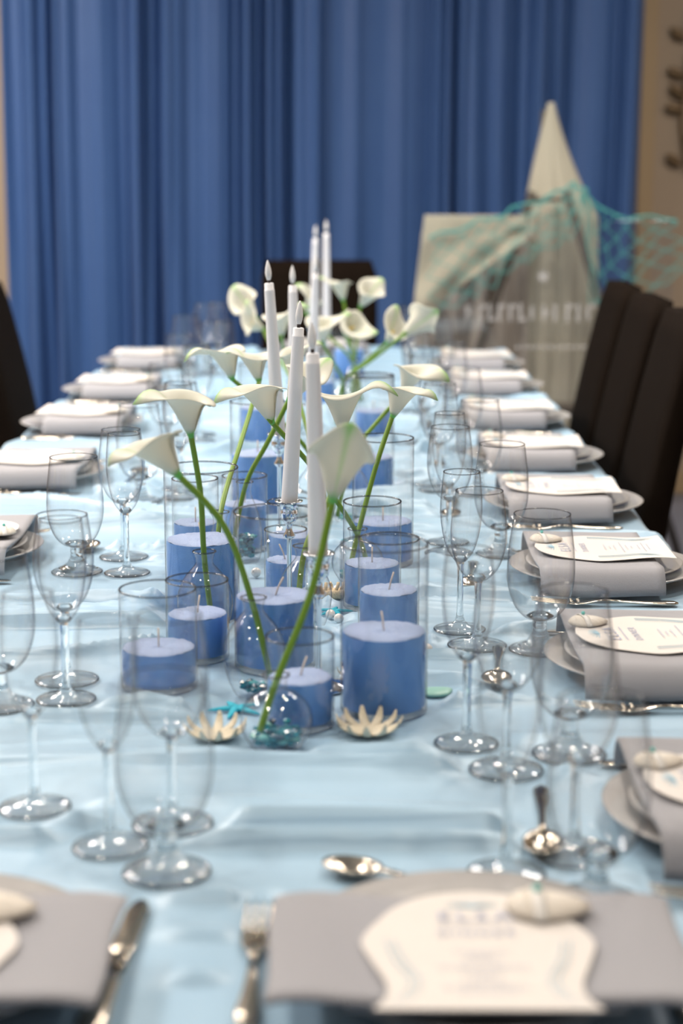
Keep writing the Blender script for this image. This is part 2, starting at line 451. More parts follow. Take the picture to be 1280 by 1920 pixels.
_rng = np.random.RandomState(11)
def vnoise(x, y, seed):
    """smooth lattice noise in 0..1 on arrays"""
    rs = np.random.RandomState(seed); T = rs.rand(256, 256)
    xi, yi = np.floor(x).astype(int), np.floor(y).astype(int)
    fx, fy = x - xi, y - yi
    fx = fx ** 3 * (fx * (fx * 6 - 15) + 10); fy = fy ** 3 * (fy * (fy * 6 - 15) + 10)
    a = T[xi % 256, yi % 256]; b = T[(xi + 1) % 256, yi % 256]; c = T[xi % 256, (yi + 1) % 256]; d = T[(xi + 1) % 256, (yi + 1) % 256]
    return (a * (1 - fx) + b * fx) * (1 - fy) + (c * (1 - fx) + d * fx) * fy

# ------------------------------------------------------------------ setting
V, F = rbox(5.2, 9.6, 0.06, 0); struct('floor', mesh_from('floor', V, F, 'floor_tile', False), loc=(0, 3.0, -0.03))
V, F = rbox(5.2, 9.6, 0.06, 0); struct('ceiling', mesh_from('ceiling', V, F, 'ceiling_white', False), loc=(0, 3.0, CEIL + 0.03))
V, F = rbox(5.2, 0.1, CEIL, 0); struct('wall_back', mesh_from('wall_back', V, F, 'beige_wall', False), loc=(0, 7.15, CEIL / 2))
V, F = rbox(0.1, 9.4, CEIL, 0); struct('wall_right', mesh_from('wall_right', V, F, 'beige_wall', False), loc=(2.65, 2.9, CEIL / 2))
V, F = rbox(0.1, 9.4, CEIL, 0); struct('wall_left', mesh_from('wall_left', V, F, 'beige_wall', False), loc=(-2.65, 2.9, CEIL / 2))
V, F = rbox(0.06, 0.03, CEIL, 0.004); struct('trim_1', mesh_from('trim', V, F, 'beige_trim', False), loc=(1.275, 7.085, CEIL / 2))
for sname, sx in (('baseboard_back', 0),):
    V, F = rbox(5.2, 0.02, 0.09, 0.004); struct(sname, mesh_from(sname, V, F, 'beige_trim', False), loc=(0, 7.09, 0.045))

# curtain: one hanging sheet with irregular pleats
def curtain():
    nx, nz = 420, 40
    xs = np.linspace(0, 1, nx)
    ph = np.cumsum(0.55 + 1.1 * vnoise(xs * 26, xs * 0, 3) ** 1.3); ph = ph / ph[-1] * 2 * PI * 17
    amp = 0.008 + 0.046 * vnoise(xs * 13, xs * 0 + 5.3, 4) ** 1.3
    fine = vnoise(xs * 150, xs * 0 + 1.7, 9) - 0.5
    Vv = []
    for j in range(nz):
        t = j / (nz - 1); z = 0.03 + t * 2.55
        xl = -1.225 + 0.03 * (z / 2.6); xr = 1.205 + 0.012 * t
        sway = (vnoise(xs * 7 + t * 0.7, xs * 0 + t * 1.6, 6) - 0.5) * 0.9
        y = np.sin(ph + sway * 3.0) * amp * (1.15 - 0.35 * t) + fine * 0.012 + 0.02 * np.sin(ph * 2.3 + 1.0) * (amp > 0.02)
        xx = xl + (xr - xl) * xs + (vnoise(xs * 12, xs * 0 + t * 1.2, 8) - 0.5) * 0.03 * (1 - t)
        for i in range(nx): Vv.append((xx[i], 6.82 + y[i], z))
    Ff = [(j * nx + i, j * nx + i + 1, (j + 1) * nx + i + 1, (j + 1) * nx + i) for j in range(nz - 1) for i in range(nx - 1)]
    return mesh_from('curtain', Vv, Ff, 'curtain')
cu = solidify(link('curtain', curtain()), 0.002)
tag(cu, 'tall blue pleated curtain hanging across the back wall', 'curtain')
V, F = tube([(-1.3, 6.82, 2.62), (1.3, 6.82, 2.62)], 0.015, 12)
t = thing('curtain_rail', 'thin bronze rail carrying the blue curtain', 'rail', (0, 0, 0))
link('rod', mesh_from('rod', V, F, 'bronze'), t)
for sx in (-1.3, 1.3):
    V, F = rbox(0.03, 0.30, 0.03, 0.004, 2); link('bracket', mesh_from('bracket', V, F, 'bronze', False), t, (sx, 6.96, 2.62))

# downlights, then housings for the added panel lights
for i, (x, y) in enumerate(DOWNLIGHTS):
    t = thing('downlight', 'warm round downlight in the ceiling, ' + ['near left', 'near right', 'middle left', 'middle right', 'far left', 'far right', 'rear left', 'rear right'][i] + ' one', 'ceiling light', (x, y, CEIL), 0, 'ceiling downlights')
    link('trim_ring', cached('dl_ring', lambda: mesh_from('trim_ring', *lathe([(0.085, 0), (0.115, 0), (0.115, -0.012), (0.085, -0.018), (0.085, 0)], 32), 'chrome')), t)
    link('diffuser', cached('dl_dif', lambda: mesh_from('diffuser', *lathe([(0, -0.004), (0.085, -0.004)], 32), 'lamp_glow')), t)
for k, (x, y, pw) in enumerate(ADDED_PANELS):
    t = thing('added_panel', ['far left', 'far right', 'middle left'][k] + ' added white light panel, out of view beside the table', 'ceiling light', (x, y, CEIL), 0, 'added light panels')
    V, F = rbox(0.56, 1.36, 0.02, 0.004); link('frame', mesh_from('frame', V, F, 'chrome', False), t, (0, 0, -0.010))
    V, F = rbox(0.50, 1.30, 0.006, 0); link('diffuser', mesh_from('diffuser', V, F, 'added_panel_glow', False), t, (0, 0, -0.024))

# ------------------------------------------------------------------ table and cloth
HW, Y0, Y1 = 0.612, 1.03, 5.54
t = thing('banquet_table', 'long banquet table hidden under the pale blue satin cloth', 'table', (0, (Y0 + Y1) / 2, 0))
V, F = rbox(2 * HW - 0.03, Y1 - Y0 - 0.03, 0.035, 0.004); link('table_top', mesh_from('table_top', V, F, 'table_wood', False), t, (0, 0, TZ - 0.0215))
for sx in (-1, 1):
    for yy in (-1.9, -0.65, 0.65, 1.9):
        V, F = rbox(0.06, 0.06, 0.71, 0.005); link('leg', cached('tleg', lambda: mesh_from('leg', V, F, 'table_wood', False)), t, (sx * 0.22, yy, 0.355))

def cloth():
    D = 0.20
    def axis(lo, hi, step, dstep):
        return np.concatenate([np.arange(lo - D, lo - 0.02, dstep), np.arange(lo - 0.02, hi + 0.02, step), np.arange(hi + 0.02, hi + D, dstep)])
    sx = axis(-HW, HW, 0.0055, 0.02); sy = axis(Y0, Y1, 0.0055, 0.02)
    A, B = np.meshgrid(sx, sy)
    def over(a, lo, hi):
        r = 0.02
        d = np.where(a > hi - r, a - (hi - r), np.where(a < lo + r, a - (lo + r), 0.0))
        s = np.sign(d); d = np.abs(d)
        ang = np.minimum(d / r, PI / 2)
        pos = np.where(d > 0, np.where(s > 0, hi - r, lo + r) + s * r * np.sin(ang), a)
        drop = r * (1 - np.cos(ang)) + np.maximum(d - r * PI / 2, 0)
        return pos, drop, s
    X, dx, s1 = over(A, -HW, HW); Y, dy, s2 = over(B, Y0, Y1)
    top = np.exp(-((dx + dy) / 0.03) ** 2)
    # creases running across the table, gathered more tightly in the middle
    wx = (vnoise(A * 2.2 + 3, B * 1.4, 21) - 0.5)
    c1 = vnoise(A * 0.8 + wx * 0.8, B * 9.0 + wx * 3.2 + (vnoise(A * 4, B * 4, 22) - .5) * 1.2, 23)
    c2 = vnoise(A * 1.5 + 9 + wx, B * 15.0 + wx * 5.0, 24)
    c3 = vnoise(A * 9.0 + B * 4.0, B * 9.0 - A * 5.0, 25)
    r1 = (1 - np.abs(2 * c1 - 1)) ** 4.0
    r2 = (1 - np.abs(2 * c2 - 1)) ** 5.0
    mid = np.exp(-(A / 0.34) ** 2)
    calm = 0.15 + 0.85 * ss(1.45, 1.95, B)
    hgt = calm * (0.0230 * r1 * (0.55 + 0.45 * mid) + 0.0090 * r2 * (0.4 + 0.6 * mid) + 0.0030 * c3 * mid)
    # a few long folds like pressed creases
    # each tuck rises gently from beyond and drops sharply on the side of the front place
    rs = np.random.RandomState(5)
    tucks = [(1.19, 0.004, 0.3, -0.1, 0.9), (1.255, 0.004, 1.0, 0.0, 0.9), (1.328, 0.008, 2.0, -0.3, 0.6), (1.452, 0.008, 2.4, 0.1, 0.9), (1.492, 0.009, 2.6, 0.2, 0.8),
             (1.66, 0.008, 4.0, 0.1, 0.9), (1.705, 0.006, 4.4, 0.3, 0.4), (1.82, 0.006, 5.0, -0.25, 0.3), (1.93, 0.008, 0.5, 0.30, 0.25)]
    for k in range(34):
        tucks.append((rs.uniform(1.98, 5.4), rs.uniform(0.005, 0.010), rs.uniform(0, 6), rs.uniform(-0.5, 0.5), rs.uniform(0.2, 0.6)))
    for yc, am, ph, xc, xw in tucks:
        yy = yc + 0.014 * np.sin(A * 4.2 + ph) + 0.005 * np.sin(A * 11 + ph * 2)
        dd = (B - yy)
        shape = np.where(dd >= 0, np.exp(-dd / 0.022), np.exp(-(dd / 0.0055) ** 2))
        hgt = hgt + 2.3 * am * shape * np.exp(-((A - xc) / xw) ** 4) * (0.75 + 0.25 * np.sin(A * 3.1 + ph * 3))
    free = np.ones_like(A)
    for f in FLAT:
        x, y, r = f[:3]; soft = f[3] if len(f) > 3 else 0.035
        d = np.hypot(A - x, B - y)
        free = np.minimum(free, ss(r, r + soft, d))
    hgt = hgt * free * top
    skirt = np.minimum(1, (dx + dy) / 0.12)
    wav = 0.022 * np.sin(B * 21 + 1.5 * np.sin(B * 5)) + 0.016 * (vnoise(A * 2, B * 16, 30) - .5)
    wav2 = 0.022 * np.sin(A * 21 + 1.5 * np.sin(A * 5))
    X = X + s1 * skirt * (0.03 + wav) * (dx > 0); Y = Y + s2 * skirt * (0.03 + wav2) * (dy > 0)
    Z = TZ - 0.0012 + hgt - np.maximum(dx, dy) - 0.25 * np.minimum(dx, dy)
    ny, nx = A.shape
    Vv = np.stack([X, Y, Z], -1).reshape(-1, 3)
    idx = np.arange(ny * nx).reshape(ny, nx)
    Ff = np.stack([idx[:-1, :-1], idx[:-1, 1:], idx[1:, 1:], idx[1:, :-1]], -1).reshape(-1, 4)
    me = bpy.data.meshes.new('tablecloth')
    me.vertices.add(len(Vv)); me.vertices.foreach_set('co', Vv.ravel())
    me.loops.add(Ff.size); me.loops.foreach_set('vertex_index', Ff.ravel())
    me.polygons.add(len(Ff)); me.polygons.foreach_set('loop_start', np.arange(0, Ff.size, 4)); me.polygons.foreach_set('loop_total', np.full(len(Ff), 4))
    me.update(calc_edges=True); me.materials.append(MAT['satin'])
    me.polygons.foreach_set('use_smooth', [True] * len(Ff))
    return me
tag(link('tablecloth', cloth()), 'pale blue rumpled satin tablecloth covering the long table', 'tablecloth')

# ------------------------------------------------------------------ chairs
def chair(x, y, rz, label, group='brown leather dining chairs'):
    """local: faces +y, seat centre at origin"""
    t = thing('dining_chair', label, 'chair', (x, y, 0), rz, group)
    W = 0.385
    def back():
        secs = []
        for k in range(13):
            u = k / 12; z = 0.40 + u * 0.62
            secs.append((z, u))
        Vv, Ff = [], []
        n = 28
        for z, u in secs:
            yc = -0.20 - 0.184 * (z - 0.45) + 0.012 * math.sin(u * PI)
            hw = W / 2 * (1 - 0.02 * u); th = 0.036 - 0.008 * u
            k = 1.0 if 0 < u < 1 else 0.9
            for j in range(n):
                q = 2 * PI * j / n; c, s = math.cos(q), math.sin(q)
                Vv.append((hw * k * math.copysign(abs(c) ** 0.25, c), yc + th * k * math.copysign(abs(s) ** 0.45, s), z))
        for i in range(len(secs) - 1):
            for j in range(n):
                j2 = (j + 1) % n; Ff.append((i * n + j, i * n + j2, (i + 1) * n + j2, (i + 1) * n + j))
        Ff.append(tuple(range(n - 1, -1, -1))); Ff.append(tuple((len(secs) - 1) * n + j for j in range(n)))
        return mesh_from('backrest', Vv, Ff, 'leather')
    link('backrest', cached('ch_back', back), t)
    link('seat', cached('ch_seat', lambda: mesh_from('seat', *rbox(0.40, 0.42, 0.09, 0.025, 4, (0, 0.0, 0.425)), 'leather')), t)
    for sx in (-1, 1):
        for sy in (-1, 1):
            def leg():
                Vv = []
                for (z, r) in ((0.0, 0.015), (0.385, 0.021)):
                    for a, b2 in ((-1, -1), (1, -1), (1, 1), (-1, 1)): Vv.append((a * r, b2 * r, z))
                return mesh_from('leg', Vv, [(3, 2, 1, 0), (4, 5, 6, 7), (0, 1, 5, 4), (1, 2, 6, 5), (2, 3, 7, 6), (3, 0, 4, 7)], 'leather', False)
            link('leg', cached('ch_leg', leg), t, (sx * 0.165, sy * 0.175, 0))
    return t
CH = 'brown leather dining chairs'
# backrest front plane sits 0.2 m behind the seat centre
for i, yc in enumerate((4.66, 4.21, 3.755)):
    chair(0.765 - 0.235, yc, PI / 2, ['dark brown leather chair of the right row nearest the draped easel', 'middle dark brown leather chair of the right row',
          'dark brown leather chair cut by the right edge of the photo'][i], CH)
chair(-0.765 + 0.225, 4.60, -PI / 2, 'dark brown leather chair at the left edge of the photo', CH)
chair(0.012, 5.75 - 0.30 + 0.02, PI, 'dark brown leather chair at the far end, in front of the curtain', CH)

# ------------------------------------------------------------------ easel with clear sign, drapes and net
EY = 6.12
ex = 0.772
e = thing('easel', 'dark wooden easel standing under the cream drape', 'easel', (ex, EY, 0))
def bar(p, q, r, mat='easel_wood'):
    return mesh_from('bar', *tube([p, q], r, 8), mat)
link('mast', bar((0, 0.02, 0.35), (0, 0.02, 1.505), 0.012), e)
link('head_bolt', bar((-0.06, -0.140, 1.21), (0.07, -0.140, 1.21), 0.007), e)
link('lower_brace', bar((-0.30, -0.21, 0.50), (0.30, -0.21, 0.50), 0.010), e)
for s in (-1, 1):
    link('leg', bar((s * 0.47, -0.235, 0.0), (s * 0.055 + 0.006, -0.140, 1.235), 0.015), e)
link('rear_leg', bar((0, 0.52, 0.0), (0, 0.06, 1.22), 0.013), e)
link('ledge', mesh_from('ledge', *rbox(0.62, 0.06, 0.03, 0.005, 2, (0, -0.245, 0.525)), 'easel_wood', False), e)
sg = thing('acrylic_sign', 'clear acrylic welcome board with white lettering on the easel', 'sign', (ex, EY, 0))
link('board', mesh_from('board', *rbox(0.82, 0.006, 0.60, 0.002, 2, (0, -0.240, 0.845)), 'acrylic', False), sg)
def strokes(rows):
    P = []
    for (x, z, ww, h) in rows: P.append(rbox(ww, 0.002, h, 0, 1, (x, -0.2445, z)))
    return mesh_from('lettering', *join(*P), 'sign_white', False)
rng = random.Random(3)
rows = []
xk = -0.27
while xk < 0.27:
    rows.append((xk, 0.842, 0.010, 0.062 * rng.uniform(.7, 1.0)))
    if rng.random() < 0.7: rows.append((xk + 0.012, 0.842 + rng.choice((-.022, 0, .022)), 0.016, 0.010))
    xk += rng.uniform(0.030, 0.045)
lt = link('lettering', strokes(rows), sg); lt['kind'] = 'stuff'; lt['label'] = 'row of white letters'
xk = -0.1; rows = []
while xk < 0.25:
    rows.append((xk, 0.728, 0.012, 0.010)); xk += 0.022
lt = link('small_lettering', strokes(rows), sg); lt['kind'] = 'stuff'
def disc_y(r, mat, n=24):
    Vv = [(0, 0, 0)] + [(r * math.cos(2 * PI * i / n), 0, r * math.sin(2 * PI * i / n)) for i in range(n)]
    return mesh_from('emblem', Vv, [(0, i + 1, (i + 1) % n + 1) for i in range(n)], mat, False)
solidify(link('emblem', disc_y(0.017, 'sign_white'), sg, (-0.02, -0.245, 0.962)), 0.001)
solidify(link('emblem', disc_y(0.010, 'sign_white'), sg, (0.19, -0.245, 0.775)), 0.001)

def drape_column(u, v):
    """wrapped over the mast head, falling in pleats: u around, v down"""
    z = 1.53 - v * 1.12
    if z > 1.16: k = (1.53 - z) / 0.37; hw = 0.010 + 0.112 * k ** 1.12
    else: k = 1; hw = 0.130 + 0.012 * (1.16 - z) / 0.7
    a = PI * (1.0 + 1.0 * u)               # front half round
    fold = 1 + 0.10 * k * math.sin(u * 34 + 2.2 * v) + 0.05 * k * math.sin(u * 71 + 5 * v)
    cx = 0.02 + 0.035 * k * (1 if z < 1.2 else k)
    return (cx + hw * math.cos(a) * (1.0 + 0.0 * v), -0.030 * k + (hw * 0.50 + 0.015) * math.sin(a) * fold * 0.8, z)
d1 = solidify(link('cream_drape', mesh_from('cream_drape', *grid(150, 60, drape_column), 'cloth_cream'), loc=(ex, EY, 0)), 0.003)
tag(d1, 'cream cloth wrapped over the easel peak and falling in pleats', 'drape', 'cloths draped on the easel')
def drape_swag(u, v):
    """over the left half of the board: lower edge swoops up to the middle"""
    x = -0.415 + u * 0.335
    low = 0.77 + 0.31 * u ** 0.8
    z = 1.163 + (low - 1.163) * v
    x2 = x - 0.045 * v * (1 - u)
    y = -0.262 - 0.012 * math.sin(v * 9 + u * 6) * v - 0.010 * math.sin(u * 17 - v * 7) * v
    return (x2, y, z)
d2 = solidify(link('swag_drape', mesh_from('swag_drape', *grid(60, 40, drape_swag), 'cloth_cream'), loc=(ex, EY, 0)), 0.003)
tag(d2, 'cream cloth swag over the upper left of the clear board', 'drape', 'cloths draped on the easel')
def drape_under(u, v):
    x = -0.415 + u * 0.36
    z = 1.10 - v * 0.72
    y = -0.095 + 0.030 * math.sin(u * 13 + 2.5 * v + 1.0) * (0.2 + v) * 0.6 + 0.012 * math.sin(u * 29)
    return (x - 0.06 * v * (1 - u), y, z)
d3 = solidify(link('grey_drape', mesh_from('grey_drape', *grid(70, 40, drape_under), 'cloth_grey'), loc=(ex, EY, 0)), 0.003)
tag(d3, 'grey beige cloth hanging below the cream swag behind the board', 'drape', 'cloths draped on the easel')

def net():
    nu, nv = 30, 9
    pts = [[None] * nu for _ in range(nv)]
    key = spline([(-0.40, -0.285, 1.09), (-0.20, -0.29, 1.155), (0.02, -0.27, 1.235), (0.085, -0.26, 1.26), (0.20, -0.265, 1.165), (0.42, -0.262, 1.152)], 12)
    for j in range(nv):
        v = j / (nv - 1)
        for i in range(nu):
            u = i / (nu - 1)
            p = key[min(int(u * (len(key) - 1)), len(key) - 1)]
            pinch = math.exp(-((u - 0.62) / 0.10) ** 2)
            drop = v * (0.24 + 0.10 * math.sin(u * 9 + 1)) * (1 - 0.82 * pinch)
            if u < 0.55: drop = v * 0.26 * (1 - 0.7 * u) * (1 - 0.5 * pinch)
            off = 0.010 * math.sin(i * 2.1 + j)
            pts[j][i] = Vector((p.x + off + v * 0.03 * math.sin(u * 14), p.y - 0.004 * j, p.z - drop + 0.008 * math.sin(i * 1.7 + j * 2.3)))
    P = []
    for j in range(nv):
        for i in range(nu - 1):
            if j + 1 < nv and (i + j) % 2 == 0: P.append(tube([pts[j][i], pts[j + 1][i + 1]], 0.0016, 4, False))
            if j > 0 and (i + j) % 2 == 0: P.append(tube([pts[j][i], pts[j - 1][i + 1]], 0.0016, 4, False))
    for i in range(nu - 1): P.append(tube([pts[0][i], pts[0][i + 1]], 0.004, 5, False))
    return mesh_from('fishing_net', *join(*P), 'net_teal')
nt_o = link('fishing_net', net(), loc=(ex, EY, 0)); nt_o['kind'] = 'stuff'
tag(nt_o, 'teal fishing net slung across the draped easel', 'net', kind='stuff')

# bronze wall ornament at the right edge
t = thing('wall_ornament', 'bronze branch ornament on the beige wall at right', 'wall decoration', (1.415, 7.09, 1.58))
link('stem', mesh_from('stem', *tube(spline([(0.03, -0.012, -0.30), (-0.005, -0.012, -0.1), (0.01, -0.012, 0.1), (0.03, -0.012, 0.32)], 8), 0.008, 8), 'bronze'), t)
def leaf():
    Vv, Ff = grid(7, 9, lambda u, v: ((u - .5) * 0.035 * math.sin(PI * max(.02, min(.98, v))) ** .8, -0.004 - 0.008 * (1 - (2 * u - 1) ** 2), v * 0.075))
    return mesh_from('leaf', Vv, Ff, 'bronze')
for k, (z, a) in enumerate(((-0.26, 1.0), (-0.18, -0.9), (-0.05, 1.35), (0.0, 0.9), (0.02, -1.0), (0.08, 1.2), (0.14, -0.9), (0.22, 1.0), (0.27, -0.8))):
    solidify(link('leaf', cached('leaf', leaf), t, (0.0, -0.014, z), (0, -a, 0)), 0.003)

# ------------------------------------------------------------------ glasses
def glass_meshes(kind):
    H = {'flute': 0.205, 'wine': 0.195, 'goblet': 0.170}[kind]
    if kind == 'flute':
        fr, st = 0.0325, 0.088
        outer = [(0.0046, st), (0.010, st + 0.006), (0.0175, st + 0.018), (0.0232, st + 0.038), (0.0262, st + 0.060), (0.0265, st + 0.078), (0.0250, st + 0.100), (0.0232, H)]
    elif kind == 'wine':
        fr, st = 0.0360, 0.082
        outer = [(0.0050, st), (0.014, st + 0.005), (0.0245, st + 0.017), (0.0318, st + 0.036), (0.0345, st + 0.056), (0.0340, st + 0.074), (0.0315, st + 0.096), (0.0290, H)]
    else:
        fr, st = 0.0365, 0.038
        outer = [(0.0085, st), (0.020, st + 0.005), (0.0315, st + 0.018), (0.0392, st + 0.040), (0.0412, st + 0.060), (0.0400, st + 0.088), (0.0370, st + 0.112), (0.0345, H)]
    o3 = spline([(r, 0, z) for r, z in outer], 5)
    outer = [(p.x, p.z) for p in o3]
    tw = 0.0011
    inner = []
    for r, z in outer:
        if z > st + 0.008: inner.append((max(r - tw, 0.0005), z))
    bottom = (0.0, st + 0.0075)
    prof = [bottom, (outer[0][0] * 0.7, bottom[1] - 0.001)] + outer[2:]
    bowl = mesh_from('bowl', *lathe(prof, 44), 'bowl_glass')
    sr = 0.0085 if kind == 'goblet' else 0.0038
    stem = spline([(outer[0][0], 0, st + 0.0005), (sr * 1.05, 0, st - 0.012 if kind != 'goblet' else st - 0.006), (sr, 0, (st + 0.02) / 2), (sr * 1.15, 0, 0.022), (sr * 1.9, 0, 0.0115)], 5)
    stem = [(p.x, p.z) for p in stem]
    sm = mesh_from('stem', *lathe(([(0, st + 0.0105), (stem[0][0] * 1.3, st + 0.0090), (stem[0][0] * 2.0, st + 0.0055)] + stem)[::-1], 24), 'stem_glass')
    fz = [(sr * 1.9, 0.0115), (sr * 3.2, 0.0072), (fr * 0.62, 0.0046), (fr * 0.93, 0.0034), (fr, 0.0024), (fr, 0.0012), (fr * 0.96, 0.0002), (0, 0.0002)]
    fm = mesh_from('foot', *lathe(fz[::-1], 44), 'foot_glass')
    rm = mesh_from('rim', *torus(outer[-1][0] - 0.0005, 0.0008, H + 0.0004, 56), 'rim_glass')
    return bowl, sm, fm, rm
GN = {'flute': ('champagne_flute', 'slim champagne flute', 'flute', 'champagne flutes on the table'),
      'wine': ('wine_glass', 'empty stemmed wine glass', 'wine glass', 'wine glasses on the table'),
      'goblet': ('water_goblet', 'round short-stemmed water goblet', 'goblet', 'water goblets on the table')}
for (k, x, y, ph) in G:
    nm, lab, cat, grp = GN[k]
    bm_, sm_, fm_, rm_ = cached('g' + k, lambda: glass_meshes(k))
    where = ph if ph.startswith(('left', 'lower')) else ph
    prep = 'at the ' if not ph.startswith('knife') else 'beyond the '
    t = thing(nm, lab + ' ' + prep + where, cat, (x, y, TZ), random.uniform(0, 6), grp)
    link('bowl', bm_, t); link('stem', sm_, t); link('rim', rm_, t); f_ = link('foot', fm_, t)
    link('foot_edge', cached('fe' + k, lambda: mesh_from('foot_edge', *torus({'flute': 0.0325, 'wine': 0.0360, 'goblet': 0.0365}[k], 0.0011, 0.0013, 48), 'rim_glass')), f_)

# ------------------------------------------------------------------ candle vases
for (x, y, D, H, wx, lean, lab) in VASES:
    t = thing('candle_vase', lab, 'candle vase', (x, y, TZ), 0, 'cylinder candle vases')
    R = D / 2; tw = 0.0018
    prof = [(0, 0.0002), (R - 0.002, 0.0002), (R, 0.002), (R, H)]
    link('glass', mesh_from('glass', *lathe(prof, 56), 'vase_glass'), t)
    link('rim', mesh_from('rim', *torus(R - tw / 2, 0.0012, H, 64), 'rim_glass'), t)
    Rw = R - tw - 0.0006
    rr = random.Random(int(x * 1000) + int(y * 100))
    link('wax', mesh_from('wax', *lathe([(0, 0.0076), (Rw, 0.0076), (Rw, wx - 0.003), (Rw - 0.0008, wx - 0.0005)], 56), 'wax'), t)
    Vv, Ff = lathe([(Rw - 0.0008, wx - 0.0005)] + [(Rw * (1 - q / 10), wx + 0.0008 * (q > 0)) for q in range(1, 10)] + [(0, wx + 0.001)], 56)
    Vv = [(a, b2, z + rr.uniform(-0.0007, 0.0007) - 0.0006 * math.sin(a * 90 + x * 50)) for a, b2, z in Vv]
    link('wax_surface', mesh_from('wax_surface', Vv, Ff, 'wax_frost_lit'), t)
    link('wick', mesh_from('wick', *tube([(0, 0, wx - 0.003), (lean[0] * 0.012, 0, wx + 0.010), (lean[0] * 0.030, 0, wx + 0.022)], 0.0011, 8), 'wick'), t)

# ------------------------------------------------------------------ bud vases with pebbles
def bud_profile(kind):
    if kind == 'round':
        H = 0.078; body = [(0.020, 0.0003), (0.026, 0.004), (0.0345, 0.018), (0.0368, 0.030), (0.0340, 0.044), (0.0250, 0.055), (0.0155, 0.0605), (0.0120, 0.064), (0.0112, 0.070), (0.0135, H)]
    elif kind == 'oval':
        H = 0.114; body = [(0.017, 0.0003), (0.022, 0.004), (0.0300, 0.022), (0.0345, 0.044), (0.0335, 0.062), (0.0260, 0.080), (0.0165, 0.092), (0.0112, 0.099), (0.0112, 0.106), (0.0140, H)]
    else:
        H = 0.120; body = [(0.018, 0.0003), (0.0225, 0.004), (0.0250, 0.022), (0.0250, 0.044), (0.0225, 0.064), (0.0165, 0.084), (0.0112, 0.096), (0.0095, 0.104), (0.0095, 0.111), (0.0125, H)]
    sp = [(p.x, p.z) for p in spline([(r, 0, z) for r, z in body], 5)]
    return sp, H
def bud_mesh(kind):
    sp, H = bud_profile(kind)
    tw = 0.0013
    inner = [(max(r - tw, .001), z) for r, z in sp if z > 0.005]
    lip = [(sp[-1][0] + 0.0006, H + 0.0008), (sp[-1][0] - tw * .5, H + 0.0014)]
    return mesh_from('glass', *lathe([(0, 0.0003)] + sp, 44), 'vase_glass')
PEB = {'B1': (120, 0.019), 'B2': (40, 0.013), 'B3': (20, 0.010), 'B4': (26, 0.012), 'B5': (40, 0.014), 'B6': (80, 0.036), 'B7': (20, .012), 'B8': (16, .01), 'B9': (16, .01), 'B10': (14, .01), 'B11': (14, .01), 'B12': (14, .01)}
for key, (x, y, kind, lab) in BUDS.items():
    t = thing('bud_vase', lab, 'bud vase', (x, y, TZ), 0, 'clear glass bud vases')
    link('glass', cached('bud' + kind, lambda: bud_mesh(kind)), t)
    link('lip', cached('lip' + kind, lambda: mesh_from('lip', *torus(bud_profile(kind)[0][-1][0], 0.0011, bud_profile(kind)[1], 40), 'rim_glass')), t)
    n, hh = PEB[key]
    sp, H = bud_profile(kind)
    rr = random.Random(key)
    P = []
    for _ in range(n):
        z = 0.0085 + rr.random() ** 1.3 * (hh - 0.006)
        rmax = max([r for r, zz in sp if abs(zz - z) < 0.004] or [0.02]) - 0.0075
        q = rr.uniform(0, 2 * PI); r0 = rmax * math.sqrt(rr.random()) * (0.9 if kind != 'oval' else 0.8)
        s = rr.uniform(0.0034, 0.0052)
        bm = bmesh.new(); bmesh.ops.create_icosphere(bm, subdivisions=1, radius=s)
        Vv = [v.co * rr.uniform(.75, 1.25) for v in bm.verts]; Ff = [tuple(v.index for v in f.verts) for f in bm.faces]; bm.free()
        P.append(([(v.x * 1.2 + r0 * math.cos(q), v.y + r0 * math.sin(q), v.z * .75 + z) for v in Vv], Ff))
    po = link('pebbles', mesh_from('pebbles', *join(*P), 'pebble_mix', False), loc=(x, y, TZ))
    tag(po, 'teal pebbles inside the ' + lab.split(' with ')[0].replace(' clear', ''), 'pebbles', kind='stuff')

